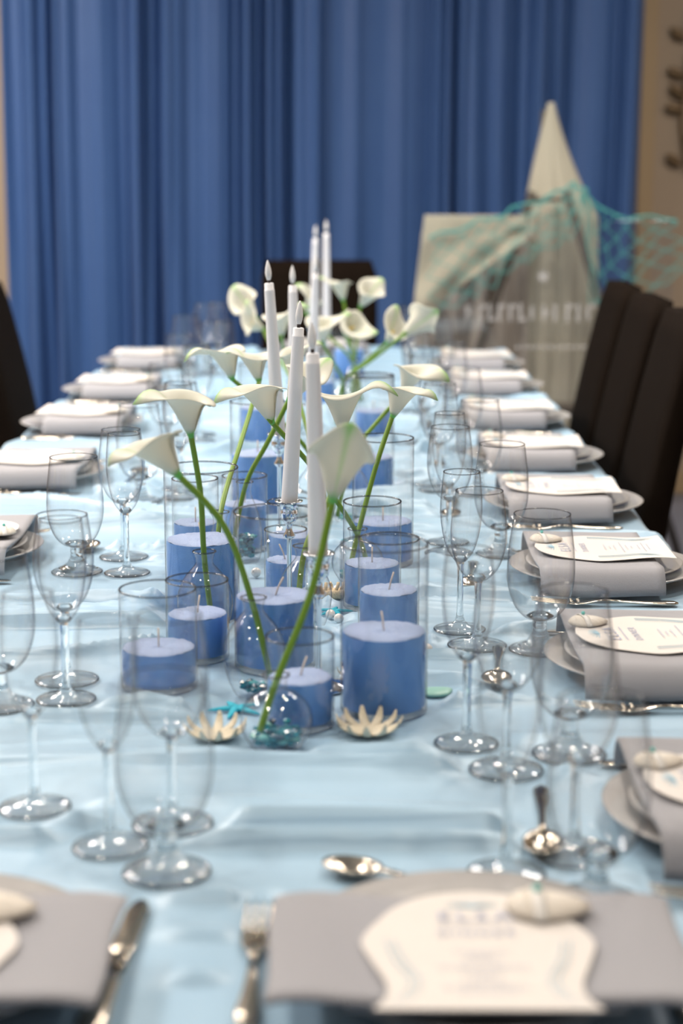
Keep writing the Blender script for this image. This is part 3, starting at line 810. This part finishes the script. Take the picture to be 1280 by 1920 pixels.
# ------------------------------------------------------------------ candlesticks and tapers
for k, (x, y, hh, top, dx, wd, tail) in enumerate(TAPERS):
    t = thing('candlestick', wd + ' chrome candlestick with thin stem', 'candlestick', (x, y, TZ), 0, 'chrome candlesticks')
    link('foot', cached('cs_foot', lambda: mesh_from('foot', *lathe([(0, 0.0002), (0.036, 0.0002), (0.037, 0.002), (0.033, 0.005), (0.014, 0.009), (0.006, 0.014), (0.0035, 0.022), (0, 0.022)], 36), 'chrome')), t)
    link('stem', mesh_from('stem', *lathe([(0.0032, 0.020), (0.0032, hh - 0.052), (0.0065, hh - 0.050), (0.0085, hh - 0.046), (0.0045, hh - 0.040), (0.0035, hh - 0.034), (0.006, hh - 0.030)], 20), 'chrome'), t)
    link('cup', mesh_from('cup', *lathe([(0, hh - 0.031), (0.006, hh - 0.030), (0.0115, hh - 0.024), (0.0125, hh - 0.014), (0.0118, hh - 0.010), (0.0130, hh - 0.004), (0.0185, hh), (0.0185, hh + 0.0012), (0.0126, hh + 0.0006), (0.0118, hh - 0.012), (0, hh - 0.012)], 32), 'chrome'), t)
    c = thing('taper_candle', wd + ' white taper candle, ' + tail, 'candle', (x, y, TZ + hh - 0.011), 0, 'white taper candles')
    L = top - hh + 0.011
    c.rotation_euler = (0, math.atan2(dx, L), 0)
    link('candle', mesh_from('candle', *lathe([(0, 0), (0.0108, 0), (0.0110, 0.012), (0.0102, L * 0.35), (0.0090, L * 0.7), (0.0078, L - 0.012), (0.0078, L - 0.0105), (0.0072, L - 0.010), (0.0071, L - 0.001), (0.0060, L), (0, L)], 32), 'candle_white'), c)
    link('wick', mesh_from('wick', *lathe([(0, L), (0.0022, L), (0.0026, L + 0.0045), (0, L + 0.0045)], 12), 'black_wick'), c)
    link('flame_tip', cached('flame', lambda: mesh_from('flame_tip', *lathe([(0, 0), (0.0028, 0.0003), (0.0045, 0.006), (0.0050, 0.011), (0.0043, 0.018), (0.0026, 0.025), (0.0010, 0.0295), (0, 0.031)], 20), 'flame_tip')), c, (0, 0, L + 0.0042))

# ------------------------------------------------------------------ calla lilies
def spathe_mesh(L, open_, curl, seed, tipl=1.0):
    rr = random.Random(seed)
    nu, nv = 18, 45
    Vv, T = [], []
    p1, p2 = rr.uniform(0, 6), rr.uniform(0, 6)
    for j in range(nv):
        ph = (j / (nv - 1) * 2 - 1) * PI * 1.12
        front = math.cos(ph / 2.24) ** 2                       # 1 at the tip side, 0 at the overlap
        tipw = math.exp(-(ph / 0.42) ** 2)
        ln = L * (0.56 + 0.22 * front + 0.22 * math.exp(-(ph / 1.0) ** 2) + 0.20 * tipl * tipw)
        over = 1 - 0.10 * (ph / (PI * 1.12)) * (1 - front)      # one side tucks under the other
        for i in range(nu):
            u = i / (nu - 1)
            r = 0.0042 + (0.0195 * u ** 0.85 + open_ * 0.0035 * u ** 2) * (L / 0.075)
            r += open_ * 0.0060 * u ** 6 * (1 - tipw) * (1 + 0.25 * math.sin(2 * ph + p1)) * (L / 0.075)
            z = ln * u - 0.010 * open_ * u ** 7 * (1 - tipw) * (1 + .6 * math.sin(2 * ph + p2)) * (L / 0.075)
            r += curl * (0.75 * tipw + 0.20 * front ** 3) * 0.030 * u ** 4.5 * (L / 0.075)
            z -= curl * (tipw * (0.016 * u ** 4 + 0.018 * u ** 10) + 0.004 * front ** 3 * u ** 5) * (L / 0.075)
            Vv.append((r * over * math.cos(ph), r * over * math.sin(ph) * 1.05, z))
            g = 0.9 * max(0, 1 - u / 0.10) + 0.60 * math.exp(-(ph / 0.13) ** 2) * (0.6 + 0.4 * u) + 0.65 * math.exp(-(ph / 0.22) ** 2) * max(0, (u - 0.78) / 0.22)
            T.append(min(1, g))
    Ff = [(j * nu + i, (j + 1) * nu + i, (j + 1) * nu + i + 1, j * nu + i + 1) for j in range(nv - 1) for i in range(nu - 1)]
    me = mesh_from('spathe', Vv, Ff, 'spathe')
    at = me.attributes.new('tint', 'FLOAT', 'POINT')
    at.data.foreach_set('value', T)
    return me
def calla(key, base, axis, tip, L, open_, curl, vase, label, bend=(0, 0, 0), tipl=1.0):
    bx, by, kind, _ = BUDS[vase]
    H = {'round': 0.078, 'oval': 0.114, 'slim': 0.120}[kind]
    B = Vector(base); A = Vector(axis).normalized()
    Tp = Vector(tip); Tp = (Tp - A * Tp.dot(A)).normalized()
    M = Matrix((Tp, A.cross(Tp), A)).transposed()
    t = thing('calla_lily', label, 'flower', (bx, by, TZ + 0.008), 0, 'white calla lilies')
    O = Vector((bx, by, TZ + 0.008))
    neck = Vector((bx, by, TZ + H - 0.006))
    dirn = (B - neck).normalized(); side = Vector((dirn.x, dirn.y, 0))
    nk = neck + side * 0.003
    low = Vector((dirn.x, dirn.y, 0)) * ((H - 0.018) / max(dirn.z, 0.3))
    if low.length > 0.021: low *= 0.021 / low.length
    bot = Vector((bx, by, TZ + 0.012)) - low
    mid = (nk + B) / 2 + Vector(bend)
    pts = spline([bot, nk, mid, B - A * 0.004, B + A * 0.004], 9)
    link('stem', mesh_from('stem', *tube([p - O for p in pts], 0.0036, 10), 'stem_green'), t)
    cal = [(0, -0.006), (0.0034, -0.006), (0.0050, 0.001), (0.0056, 0.006), (0.0050, 0.008), (0, 0.004)]
    f = link('calyx', cached('calyx', lambda: mesh_from('calyx', *lathe(cal, 16), 'calyx_green')), t, B - O, M.to_euler())
    s = link('spathe', spathe_mesh(L, open_, curl, key, tipl), t, B - O, M.to_euler()); solidify(s, 0.0009)
    link('spadix', cached('spx', lambda: mesh_from('spadix', *lathe([(0, 0.006), (0.0024, 0.008), (0.0033, 0.015), (0.0031, 0.024), (0.0020, 0.029), (0, 0.031)], 12), 'spadix')), t, B - O, M.to_euler())
calla('F1', (0.101, 1.740, 1.006), (0.20, 0.10, 0.97), (0.05, -1, 0), 0.078, 0.75, 0.10, 'B1', 'nearest white calla, seen from behind with green midrib', (0.006, 0, -0.004), 0.35)
calla('F2', (-0.068, 1.860, 1.010), (-0.66, 0.05, 0.72), (-0.7, 0.1, -0.7), 0.074, 0.95, 0.9, 'B2', 'white calla leaning left from the oval bud vase', (0.010, 0, 0.014))
calla('F3', (-0.075, 2.100, 1.017), (-0.20, -0.05, 0.97), (-1, -0.1, -0.2), 0.076, 1.05, 1.1, 'B3', 'upright white calla curling left on a vertical stem', (0.004, 0, 0))
calla('F4', (0.011, 2.350, 0.996), (-0.42, 0.0, 0.90), (-1, -0.1, -0.3), 0.080, 1.05, 1.05, 'B5', 'white calla with leftward tip beside the second taper', (0.0, 0, 0.01))
calla('F5', (0.027, 2.600, 0.991), (0.52, 0.10, 0.85), (0.6, 0.7, 0), 0.080, 0.8, 0.3, 'B6', 'white calla bud hidden behind the two front tapers', (0.0, 0, 0.0))
calla('F6', (-0.0735, 2.820, 0.997), (-0.36, 0.0, 0.93), (-1, -0.2, -0.2), 0.080, 1.0, 1.1, 'B8', 'white calla with long tip at the far left of the flowers', (0, 0, 0.01))
calla('F6b', (-0.027, 2.750, 1.002), (-0.25, 0.1, 0.96), (-0.9, 0.4, 0), 0.066, 0.9, 0.8, 'B7', 'white calla just left of the third taper', (0, 0, 0))
calla('F6c', (0.020, 2.950, 0.985), (0.1, 0.0, 1), (1, 0.1, 0), 0.070, 0.8, 0.8, 'B8', 'white calla squeezed between third and fourth tapers', (0, 0, 0))
calla('F7', (0.107, 2.250, 0.999), (0.12, 0.05, 0.98), (1, -0.15, 0), 0.084, 1.05, 1.15, 'B4', 'white calla with tip curling down right above the nearest one', (0.012, 0, 0))
calla('F8', (0.179, 2.500, 0.982), (0.42, 0.0, 0.9), (1, -0.1, -0.2), 0.066, 0.85, 1.0, 'B5', 'narrow white calla right of the curled one', (0, 0, 0.01))
calla('F9', (0.206, 2.900, 0.963), (0.45, -0.2, 0.87), (0.9, -0.2, -0.3), 0.078, 1.1, 1.0, 'B9', 'rightmost open white calla above the stemmed glasses', (0, 0, 0.005))
calla('F10', (-0.106, 4.100, 0.985), (-0.6, -0.3, 0.75), (-0.4, 0.5, 0.6), 0.080, 1.0, 0.5, 'B10', 'blurred white calla at upper left against the curtain')
calla('F11', (-0.083, 4.000, 0.965), (-0.7, -0.4, 0.45), (0, 0, 1), 0.070, 1.0, 0.5, 'B10', 'blurred white calla below the upper left one')
calla('F12', (-0.025, 3.600, 0.985), (0.0, -0.1, 1), (0.9, -0.3, 0), 0.085, 1.05, 0.9, 'B10', 'white calla right behind the third taper tip')
calla('F13', (0.010, 4.300, 0.975), (0.35, -0.2, 0.9), (-1, 0, -0.2), 0.075, 0.9, 0.9, 'B11', 'blurred white calla left of the tallest tapers')
calla('F14', (0.058, 3.700, 0.966), (0.15, -0.35, 0.9), (0.8, -0.3, 0.1), 0.085, 1.1, 0.6, 'B12', 'broad white calla right beside the fifth taper')
calla('F15', (0.098, 4.300, 1.007), (-0.30, -0.1, 0.93), (-0.8, -0.3, 0), 0.075, 0.9, 0.5, 'B11', 'topmost blurred calla against the brown chair')
calla('F16', (0.141, 4.300, 0.992), (0.52, -0.1, 0.83), (0.5, 0.5, 0.5), 0.080, 0.85, 0.4, 'B11', 'blurred white calla at the right corner of the far chair')
calla('F17', (0.105, 3.900, 0.967), (0.62, -0.65, 0.42), (0.6, 0, -0.7), 0.075, 1.3, 0.4, 'B11', 'open white calla showing its yellow throat before the chair')
calla('F18', (0.196, 3.800, 0.956), (0.45, -0.35, 0.82), (-0.3, 0.7, 0.5), 0.072, 1.0, 0.4, 'B12', 'lower calla of the pair leaning toward the easel')
calla('F19', (0.229, 3.700, 0.980), (0.78, 0.0, 0.62), (0.4, -0.8, 0.3), 0.085, 0.95, 0.3, 'B12', 'longer calla of the pair leaning toward the easel')

# ------------------------------------------------------------------ place settings
def plate_mesh(R, h, name):
    prof = [(0, 0.002), (R * 0.56, 0.002), (R * 0.60, 0.0), (R * 0.64, 0.0015), (R * 0.80, h * 0.45), (R * 0.985, h * 0.92), (R, h), (R * 0.985, h + 0.0012), (R * 0.80, h * 0.62), (R * 0.66, 0.0060), (R * 0.60, 0.0048), (0, 0.0046)]
    return mesh_from(name, *lathe(prof, 64), 'porcelain')
NW, ND = 0.275, 0.170
def napkin_mesh(drop=0.031, rad=0.024):
    n_x, n_y = 49, 15
    prof = []
    for i in range(n_x):
        x = (i / (n_x - 1) - .5) * 2                          # -1..1 along the width of the fold
        s = abs(x)
        if s < 0.80: px, pz = x * NW / 2 * 1.06, 0.0385 - 0.004 * (1 - (s / .8) ** 2)
        else:
            q = (s - 0.80) / 0.20
            px = math.copysign(NW / 2 * 1.06 * 0.80 + rad * math.sin(q * PI / 2), x); pz = 0.0385 - drop * (1 - math.cos(q * PI / 2)) ** 0.9
        prof.append((px, pz))
    def f(u, v):
        k = int(round(u * (n_x - 1))); px, pz = prof[k]
        return (px + 0.0015 * math.sin(v * 7), (v - .5) * ND, pz + 0.0012 * math.sin(px * 30 + v * 5))
    return mesh_from('fold', *grid(n_x, n_y, f), 'napkin')
def napkin_under():
    def f(u, v): return ((u - .5) * 0.19, (v - .5) * (ND - 0.01), 0.0315 - 0.002 * math.sin(u * PI) + 0.001 * math.sin(v * 9))
    return mesh_from('under_fold', *grid(20, 8, f), 'napkin')
HALF = [(0, .095), (.03, .089), (.055, .072), (.07, .048), (.083, .014), (.076, -.02), (.067, -.052), (.067, -.075), (.076, -.095)]
def card_outline():
    R = [(p.x, p.y) for p in spline([(a, b2, 0) for a, b2 in HALF], 5)]
    return R + [(-a, b2) for a, b2 in R[::-1] if a > 1e-5]
def card_mesh():
    O = card_outline(); n = len(O)
    def bend(a, b2): return 0.004 * (abs(a) / 0.08) ** 2 * 0 + 0.0025 * (b2 / .095) ** 2
    Vv = [(a, b2, bend(a, b2)) for a, b2 in O] + [(a, b2, bend(a, b2) + 0.0006) for a, b2 in O]
    # fan through the spine so that the slight bow is kept
    sp = [(0, -0.095 + 0.19 * k / 10) for k in range(11)]
    bm = bmesh.new()
    bv = [bm.verts.new(v) for v in Vv]
    bm.faces.new(bv[n:]); bm.faces.new(bv[:n][::-1])
    for i in range(n): bm.faces.new((bv[i], bv[n + i], bv[n + (i + 1) % n], bv[(i + 1) % n])) if False else bm.faces.new((bv[(i + 1) % n], bv[n + (i + 1) % n], bv[n + i], bv[i]))
    bmesh.ops.triangulate(bm, faces=[f for f in bm.faces if len(f.verts) > 4])
    bm.normal_update()
    me = bpy.data.meshes.new('card'); bm.to_mesh(me); bm.free(); me.materials.append(MAT['card'])
    return me
def text_curve(txt, size, space=1.0):
    c = bpy.data.curves.new('lettering', 'FONT'); c.body = txt; c.size = size; c.align_x = 'CENTER'; c.align_y = 'CENTER'
    c.space_character = space; c.extrude = 0.00005
    o = link('lettering', c); bpy.context.view_layer.update()
    me = bpy.data.meshes.new_from_object(o.evaluated_get(bpy.context.evaluated_depsgraph_get()))
    bpy.data.objects.remove(o); me.materials.clear(); me.materials.append(MAT['print_blue']); me.name = 'lettering'
    return me
def fine_print():
    P = []
    rr = random.Random(5)
    for k, z in enumerate((0.0385, -0.006, -0.013, -0.020, -0.030, -0.037, -0.044, -0.054, -0.061, -0.068)):
        wdt = [0.05, 0.03, 0.014, 0.028][k % 4] * rr.uniform(.9, 1.2)
        x = -wdt / 2
        while x < wdt / 2:
            l = rr.uniform(0.002, 0.006)
            P.append(([(x, z - .0007, 0), (x + l, z - .0007, 0), (x + l, z + .0007, 0), (x, z + .0007, 0)], [(0, 1, 2, 3)])); x += l + 0.0016
    return mesh_from('fine_print', *join(*P), 'print_blue', False)
def flourish():
    P = []
    for s in (-1, 1):
        for off in (0, 0.006):
            pts = spline([(s * (0.072 - off), -0.09, 0), (s * (0.056 - off), -0.075, 0), (s * (0.050 - off), -0.05, 0), (s * (0.060 - off), -0.02, 0), (s * (0.066 - off), 0.012, 0)], 6)
            P.append(tube(pts, 0.0005, 4, False))
    for k in range(9):                                     # shell rosette over the name
        a = PI * (0.08 + 0.84 * k / 8)
        P.append(tube([(0, .067, 0), (0.020 * math.cos(a), .067 + 0.013 * math.sin(a), 0)], 0.0006, 4, False))
    return mesh_from('flourish', *join(*P), 'print_teal', False)
def shell_half():
    """one ribbed valve lying domed side up, hinge at -x"""
    Vv, Ff = [], []
    nr, na = 10, 48
    for j in range(nr):
        t = j / (nr - 1)
        for i in range(na):
            a = 2 * PI * i / na
            wob = 1 + 0.025 * math.cos(i * PI / 1.5) * t
            x = -0.020 + t * (0.020 + 0.034 * math.cos(a) * wob); y = 0.024 * t * math.sin(a) * wob * (1 - 0.22 * math.cos(a))
            z = 0.0125 * (1 - t ** 2.2) ** 0.8 + 0.0006 * math.cos(i * PI / 1.5) * t
            Vv.append((x, y, z))
    for j in range(nr - 1):
        for i in range(na):
            i2 = (i + 1) % na; Ff.append((j * na + i, (j + 1) * na + i, (j + 1) * na + i2, j * na + i2))
    return mesh_from('shell', Vv, Ff, 'shell_cream')
def ribbon():
    def f(u, v):
        y = (u - .5) * 0.056
        return ((v - .5) * 0.010 - 0.010, y, 0.0145 - 0.0135 * abs(2 * u - 1) ** 2.4)
    return mesh_from('ribbon', *grid(17, 3, f), 'ribbon')
def knife_parts(t):
    link('blade', cached('k_blade', lambda: mesh_from('blade', *loft([(0.118, 0.001, 0.0004, .004), (0.112, 0.006, 0.0006, .004), (0.095, 0.0095, 0.0009, .004), (0.03, 0.0095, 0.0012, .004), (0.008, 0.0075, 0.0022, .004)]), 'silver')), t)
    link('bolster', cached('k_bol', lambda: mesh_from('bolster', *loft([(0.010, 0.0075, 0.0030, .004), (0.004, 0.0095, 0.0042, .0045), (-0.002, 0.0080, 0.0036, .0042), (-0.006, 0.0090, 0.0042, .0045)]), 'silver')), t)
    link('handle', cached('k_han', lambda: mesh_from('handle', *loft([(-0.005, 0.0075, 0.0036, .0042), (-0.03, 0.0085, 0.0040, .0044), (-0.07, 0.0100, 0.0044, .0047), (-0.092, 0.0115, 0.0046, .0049), (-0.102, 0.0095, 0.0042, .0047), (-0.108, 0.0045, 0.0025, .0045)], 14, 2.2), 'silver')), t)
    bead = cached('bead', lambda: mesh_from('bead', *lathe([(0, -.0028), (.0020, -.0020), (.0028, 0), (.0020, .0020), (0, .0028)], 10), 'silver'))
    for q in range(5): link('bead', bead, t, (-0.0078 - 0.0005 * q, -0.018 - 0.013 * q, 0.0082))
def fork_parts(t):
    link('handle', cached('f_han', lambda: mesh_from('handle', *loft([(-0.010, 0.0030, 0.0016, .0075), (-0.03, 0.0034, 0.0018, .0060), (-0.06, 0.0060, 0.0022, .0040), (-0.09, 0.0095, 0.0026, .0036), (-0.103, 0.0075, 0.0024, .0034), (-0.108, 0.003, 0.0014, .0032)]), 'silver')), t)
    link('head', cached('f_head', lambda: mesh_from('head', *loft([(0.042, 0.0118, 0.0009, .0052), (0.030, 0.0120, 0.0011, .0040), (0.015, 0.0098, 0.0013, .0048), (0.002, 0.0045, 0.0015, .0066), (-0.012, 0.0030, 0.0016, .0076)]), 'silver')), t)
    tine = cached('f_tine', lambda: mesh_from('tine', *loft([(0.090, 0.0006, 0.0005, .0100), (0.080, 0.0014, 0.0009, .0085), (0.060, 0.0016, 0.0010, .0062), (0.040, 0.0017, 0.0010, .0051)], 8), 'silver'))
    for q in range(4): link('tine', tine, t, ((q - 1.5) * 0.0066, 0, 0))
    bead = CACHE['bead']
    for q in range(3): link('bead', bead, t, ((q - 1) * 0.0066, 0.036, 0.0062))
    for q in range(3): link('bead', bead, t, ((q - 1) * 0.0052, 0.027, 0.0066))
def spoon_parts(t):
    def bowl():
        Vv, Ff = [], []
        nr, na = 7, 28
        for j in range(nr):
            q = j / (nr - 1)
            for i in range(na):
                a = 2 * PI * i / na
                Vv.append((0.0175 * q * math.cos(a), 0.060 + 0.0275 * q * math.sin(a), 0.001 + 0.0085 * q ** 2))
        for j in range(nr - 1):
            for i in range(na):
                i2 = (i + 1) % na; Ff.append((j * na + i, (j + 1) * na + i, (j + 1) * na + i2, j * na + i2))
        return mesh_from('bowl', Vv, Ff, 'silver')
    o = link('bowl', cached('s_bowl', bowl), t); solidify(o, 0.0014)
    link('handle', cached('s_han', lambda: mesh_from('handle', *loft([(0.036, 0.0045, 0.0016, .0095), (0.022, 0.0030, 0.0018, .0085), (-0.02, 0.0034, 0.0018, .0050), (-0.06, 0.0065, 0.0022, .0034), (-0.085, 0.0085, 0.0024, .0032), (-0.095, 0.0030, 0.0014, .0030)]), 'silver')), t)

plate_a = plate_mesh(0.136, 0.021, 'charger'); plate_b = plate_mesh(0.112, 0.018, 'dish')
nap, nap2 = napkin_mesh(), napkin_under()
nap_flat = napkin_mesh(0.004, 0.030)
cardm, fine, flo = card_mesh(), fine_print(), flourish()
T_ELSA, T_DIN = text_curve('ELSA', 0.021, 1.35), text_curve('DINNER', 0.0125, 1.35)
shl, rib = shell_half(), ribbon()
beadm = mesh_from('bead', *lathe([(0, -.0035), (.0025, -.0025), (.0035, 0), (.0025, .0025), (0, .0035)], 14), 'turquoise')
def place(x, y, rz, ns, ph, i):
    c, s = math.cos(rz), math.sin(rz)
    def W(lx, ly, z=0.0): return (x + c * lx - s * ly, y + s * lx + c * ly, TZ + z)
    at = 'at the ' + ph
    p = link('charger_plate', plate_a, loc=W(0, 0, 0.0004), rot=(0, 0, rz)); tag(p, 'large porcelain plate ' + at, 'plate', 'large porcelain plates')
    p = link('dinner_plate', plate_b, loc=W(0, 0, 0.0082), rot=(0, 0, rz)); tag(p, 'smaller plate under the napkin ' + at, 'plate', 'smaller porcelain plates')
    n = thing('napkin', 'folded grey napkin ' + at, 'napkin', W(0, ns), rz, 'folded grey napkins')
    o = link('fold', nap if rz else nap_flat, n, (0, 0, 0)); solidify(o, 0.0045, 1)
    o = link('under_fold', nap2, n); solidify(o, 0.003, 0)
    jit = random.Random(i * 7 + 1).uniform(-0.06, 0.06)
    cy0 = -0.058 if rz == 0 else 0.005
    m = thing('menu_card', 'cream menu card lettered ELSA ' + at, 'menu card', W(0, cy0, 0.0432), rz + (jit if rz else 0), 'printed menu cards')
    link('card', cardm, m)
    link('lettering', T_ELSA, m, (0, 0.052, 0.0020)); link('lettering', T_DIN, m, (0, 0.024, 0.0016))
    o = link('fine_print', fine, m, (0, 0, 0.0022)); o['kind'] = 'stuff'
    o = link('flourish', flo, m, (0, 0, 0.0022)); o['kind'] = 'stuff'
    sx, sy, srot = (0.056, cy0 + 0.064, 0.05) if rz == 0 else (0.040, cy0 + 0.074, -1.3 + jit)
    h = thing('clam_shell', 'ribboned shell with turquoise bead ' + at, 'shell', W(sx, sy, 0.0470), rz + srot, 'ribboned shells on the cards')
    q = 0.92 if rz == 0 else 0.72
    h.scale = (q, q, q)
    o = link('shell', shl, h); solidify(o, 0.0012)
    o = link('ribbon', rib, h); solidify(o, 0.0006)
    link('bead', beadm, h, (-0.010, 0.0, 0.0172))
    near = rz == 0
    kn = thing('table_knife', 'ornate silver table knife ' + at, 'knife', W(0.145 if near else 0.160, 0.0 + (0.004 if near else 0)), rz + (0.03 if i == 0 else -0.05 if i == 1 else 0), 'silver knives')
    knife_parts(kn)
    fk = thing('dinner_fork', 'silver dinner fork ' + at, 'fork', W(-0.163 if near else -0.162, 0.014 if near else 0.03), rz, 'silver forks')
    fork_parts(fk)
    if rz != -PI / 2 or i < 12:
        sp = thing('dessert_spoon', 'small silver dessert spoon lying ' + at, 'spoon', W(-0.034 if near else 0.0, 0.152 if near else 0.19), rz + PI / 2 - (0.42 if near else 0.1), 'silver spoons')
        spoon_parts(sp)
for i, (x, y, rz, ns, ph) in enumerate(PLACES): place(x, y, rz, ns, ph, i)

# ------------------------------------------------------------------ sea ornaments on the cloth
def petal():
    secs = []
    for k in range(9):
        u = k / 8
        y = 0.004 + 0.030 * math.sin(u * 1.45) ; z = 0.003 + 0.015 * u ** 2.2
        secs.append((y, 0.0048 * (1 - 0.72 * u ** 2.6) + 0.0006, 0.0026 * (1 - 0.5 * u), z))
    return mesh_from('arm', *loft(secs, 10, 2.0), 'star_cream')
def cream_star(x, y, rz, sc, label, n=11, tilt=0):
    t = thing('starfish', label, 'starfish', (x, y, TZ), rz, 'cream starfish')
    t.scale = (sc, sc, sc)
    for k in range(n):
        q = 2 * PI * k / n
        link('arm', cached('petal', petal), t, (0, 0, 0), (0, 0, q))
    link('disc', cached('stardisc', lambda: mesh_from('disc', *lathe([(0, 0.0008), (0.008, 0.0008), (0.009, 0.003), (0.006, 0.0055), (0, 0.0065)], 18), 'star_cream')), t)
cream_star(0.138, 1.765, 0.2, 1.05, 'cream starfish with upturned arms before the large candle vase')
cream_star(-0.022, 1.750, 0.5, 1.0, 'cream starfish with upturned arms behind the nearest goblet')
cream_star(0.128, 1.968, 0.9, 0.75, 'small cream starfish between the two front candle vases', 7)
def teal_arm():
    secs = [(0.002, 0.0052, 0.0030, 0.0034), (0.010, 0.0048, 0.0028, 0.0032), (0.020, 0.0036, 0.0022, 0.0026), (0.029, 0.0020, 0.0014, 0.0018), (0.033, 0.0006, 0.0006, 0.0012)]
    return mesh_from('arm', *loft(secs, 10, 2.2), 'star_teal')
def teal_star(x, y, rz, sc, label):
    t = thing('starfish', label, 'starfish', (x, y, TZ), rz, 'teal starfish'); t.scale = (sc, sc, sc)
    for k in range(5): link('arm', cached('teal_arm', teal_arm), t, rot=(0, 0, 2 * PI * k / 5))
    link('disc', cached('tdisc', lambda: mesh_from('disc', *lathe([(0, 0.0006), (0.006, 0.0006), (0.0065, 0.004), (0.004, 0.0062), (0, 0.0068)], 15), 'star_teal')), t)
teal_star(-0.006, 1.842, 0.4, 0.95, 'teal starfish left of the round bud vase')
teal_star(0.096, 2.268, 1.1, 0.8, 'teal starfish beside the pearls behind the nearest candlestick')
teal_star(0.100, 2.700, 0.3, 0.8, 'teal starfish further back behind the round bud vase')
def coral_block(x, y, rz, label):
    t = thing('coral_piece', label, 'coral', (x, y, TZ), rz, 'beige coral pieces')
    rr = random.Random(label)
    Vv, Ff = rbox(0.040, 0.022, 0.012, 0.004, 3, (0, 0, 0.0068))
    link('base', mesh_from('base', [(a + rr.uniform(-.0006, .0006), b2 + rr.uniform(-.0006, .0006), z) for a, b2, z in Vv], Ff, 'coral'), t)
    for k in range(5):
        link('branch', mesh_from('branch', *tube(spline([(-0.014 + 0.007 * k, rr.uniform(-.005, .005), 0.010), (-0.014 + 0.008 * k, rr.uniform(-.006, .006), 0.017), (-0.015 + 0.008 * k + rr.uniform(-.004, .004), 0, 0.022)], 4), 0.0024, 8), 'coral'), t)
coral_block(0.090, 2.345, 0.1, 'beige coral piece under two pearls')
coral_block(-0.005, 2.140, 0.0, 'beige coral piece behind the tall middle candle vase')
coral_block(0.020, 2.640, 0.3, 'beige coral piece behind the slim bud vase')
pm = cached('pearl', lambda: mesh_from('pearl', *lathe([(0.0010, -.0078)] + [(0.008 * math.sin(PI * k / 16), -0.008 * math.cos(PI * k / 16)) for k in range(2, 15)] + [(0.0010, .0078), (0.0006, .0060)], 24), 'pearl'))
for (x, y, r, lab) in ((0.211, 2.065, 0.9, 'pearl lying on the cloth right of the large candle vase'), (0.113, 1.790, 0.85, 'pearl tucked left of the large candle vase base'),
                       (0.092, 2.236, 0.8, 'rear pearl of the pair before the teal starfish'), (0.103, 2.215, 0.8, 'front pearl of the pair before the teal starfish'),
                       (0.084, 2.368, 0.8, 'left pearl resting by the beige coral'), (0.100, 2.372, 0.8, 'right pearl resting by the beige coral'),
                       (-0.018, 2.470, 0.9, 'pearl beside the slim bud vase with pebbles')):
    o = link('pearl', pm, loc=(x, y, TZ + 0.0078 * r), rot=(1.3, 0.4, x * 40), scale=(r, r, r)); tag(o, lab, 'pearl', 'scattered pearls')
def sea_glass():
    Vv, Ff = lathe([(0, 0.0003), (0.016, 0.0003), (0.0185, 0.0022), (0.017, 0.0042), (0.010, 0.0052), (0, 0.0054)], 20)
    return mesh_from('sea_glass', [(a * (1.15 + 0.15 * math.sin(3 * math.atan2(b2, a))), b2 * 0.85, z) for a, b2, z in Vv], Ff, 'sea_glass')
o = link('sea_glass', sea_glass(), loc=(0.214, 1.905, TZ), rot=(0, 0, 0.3)); tag(o, 'flat green sea glass right of the large candle vase', 'sea glass')
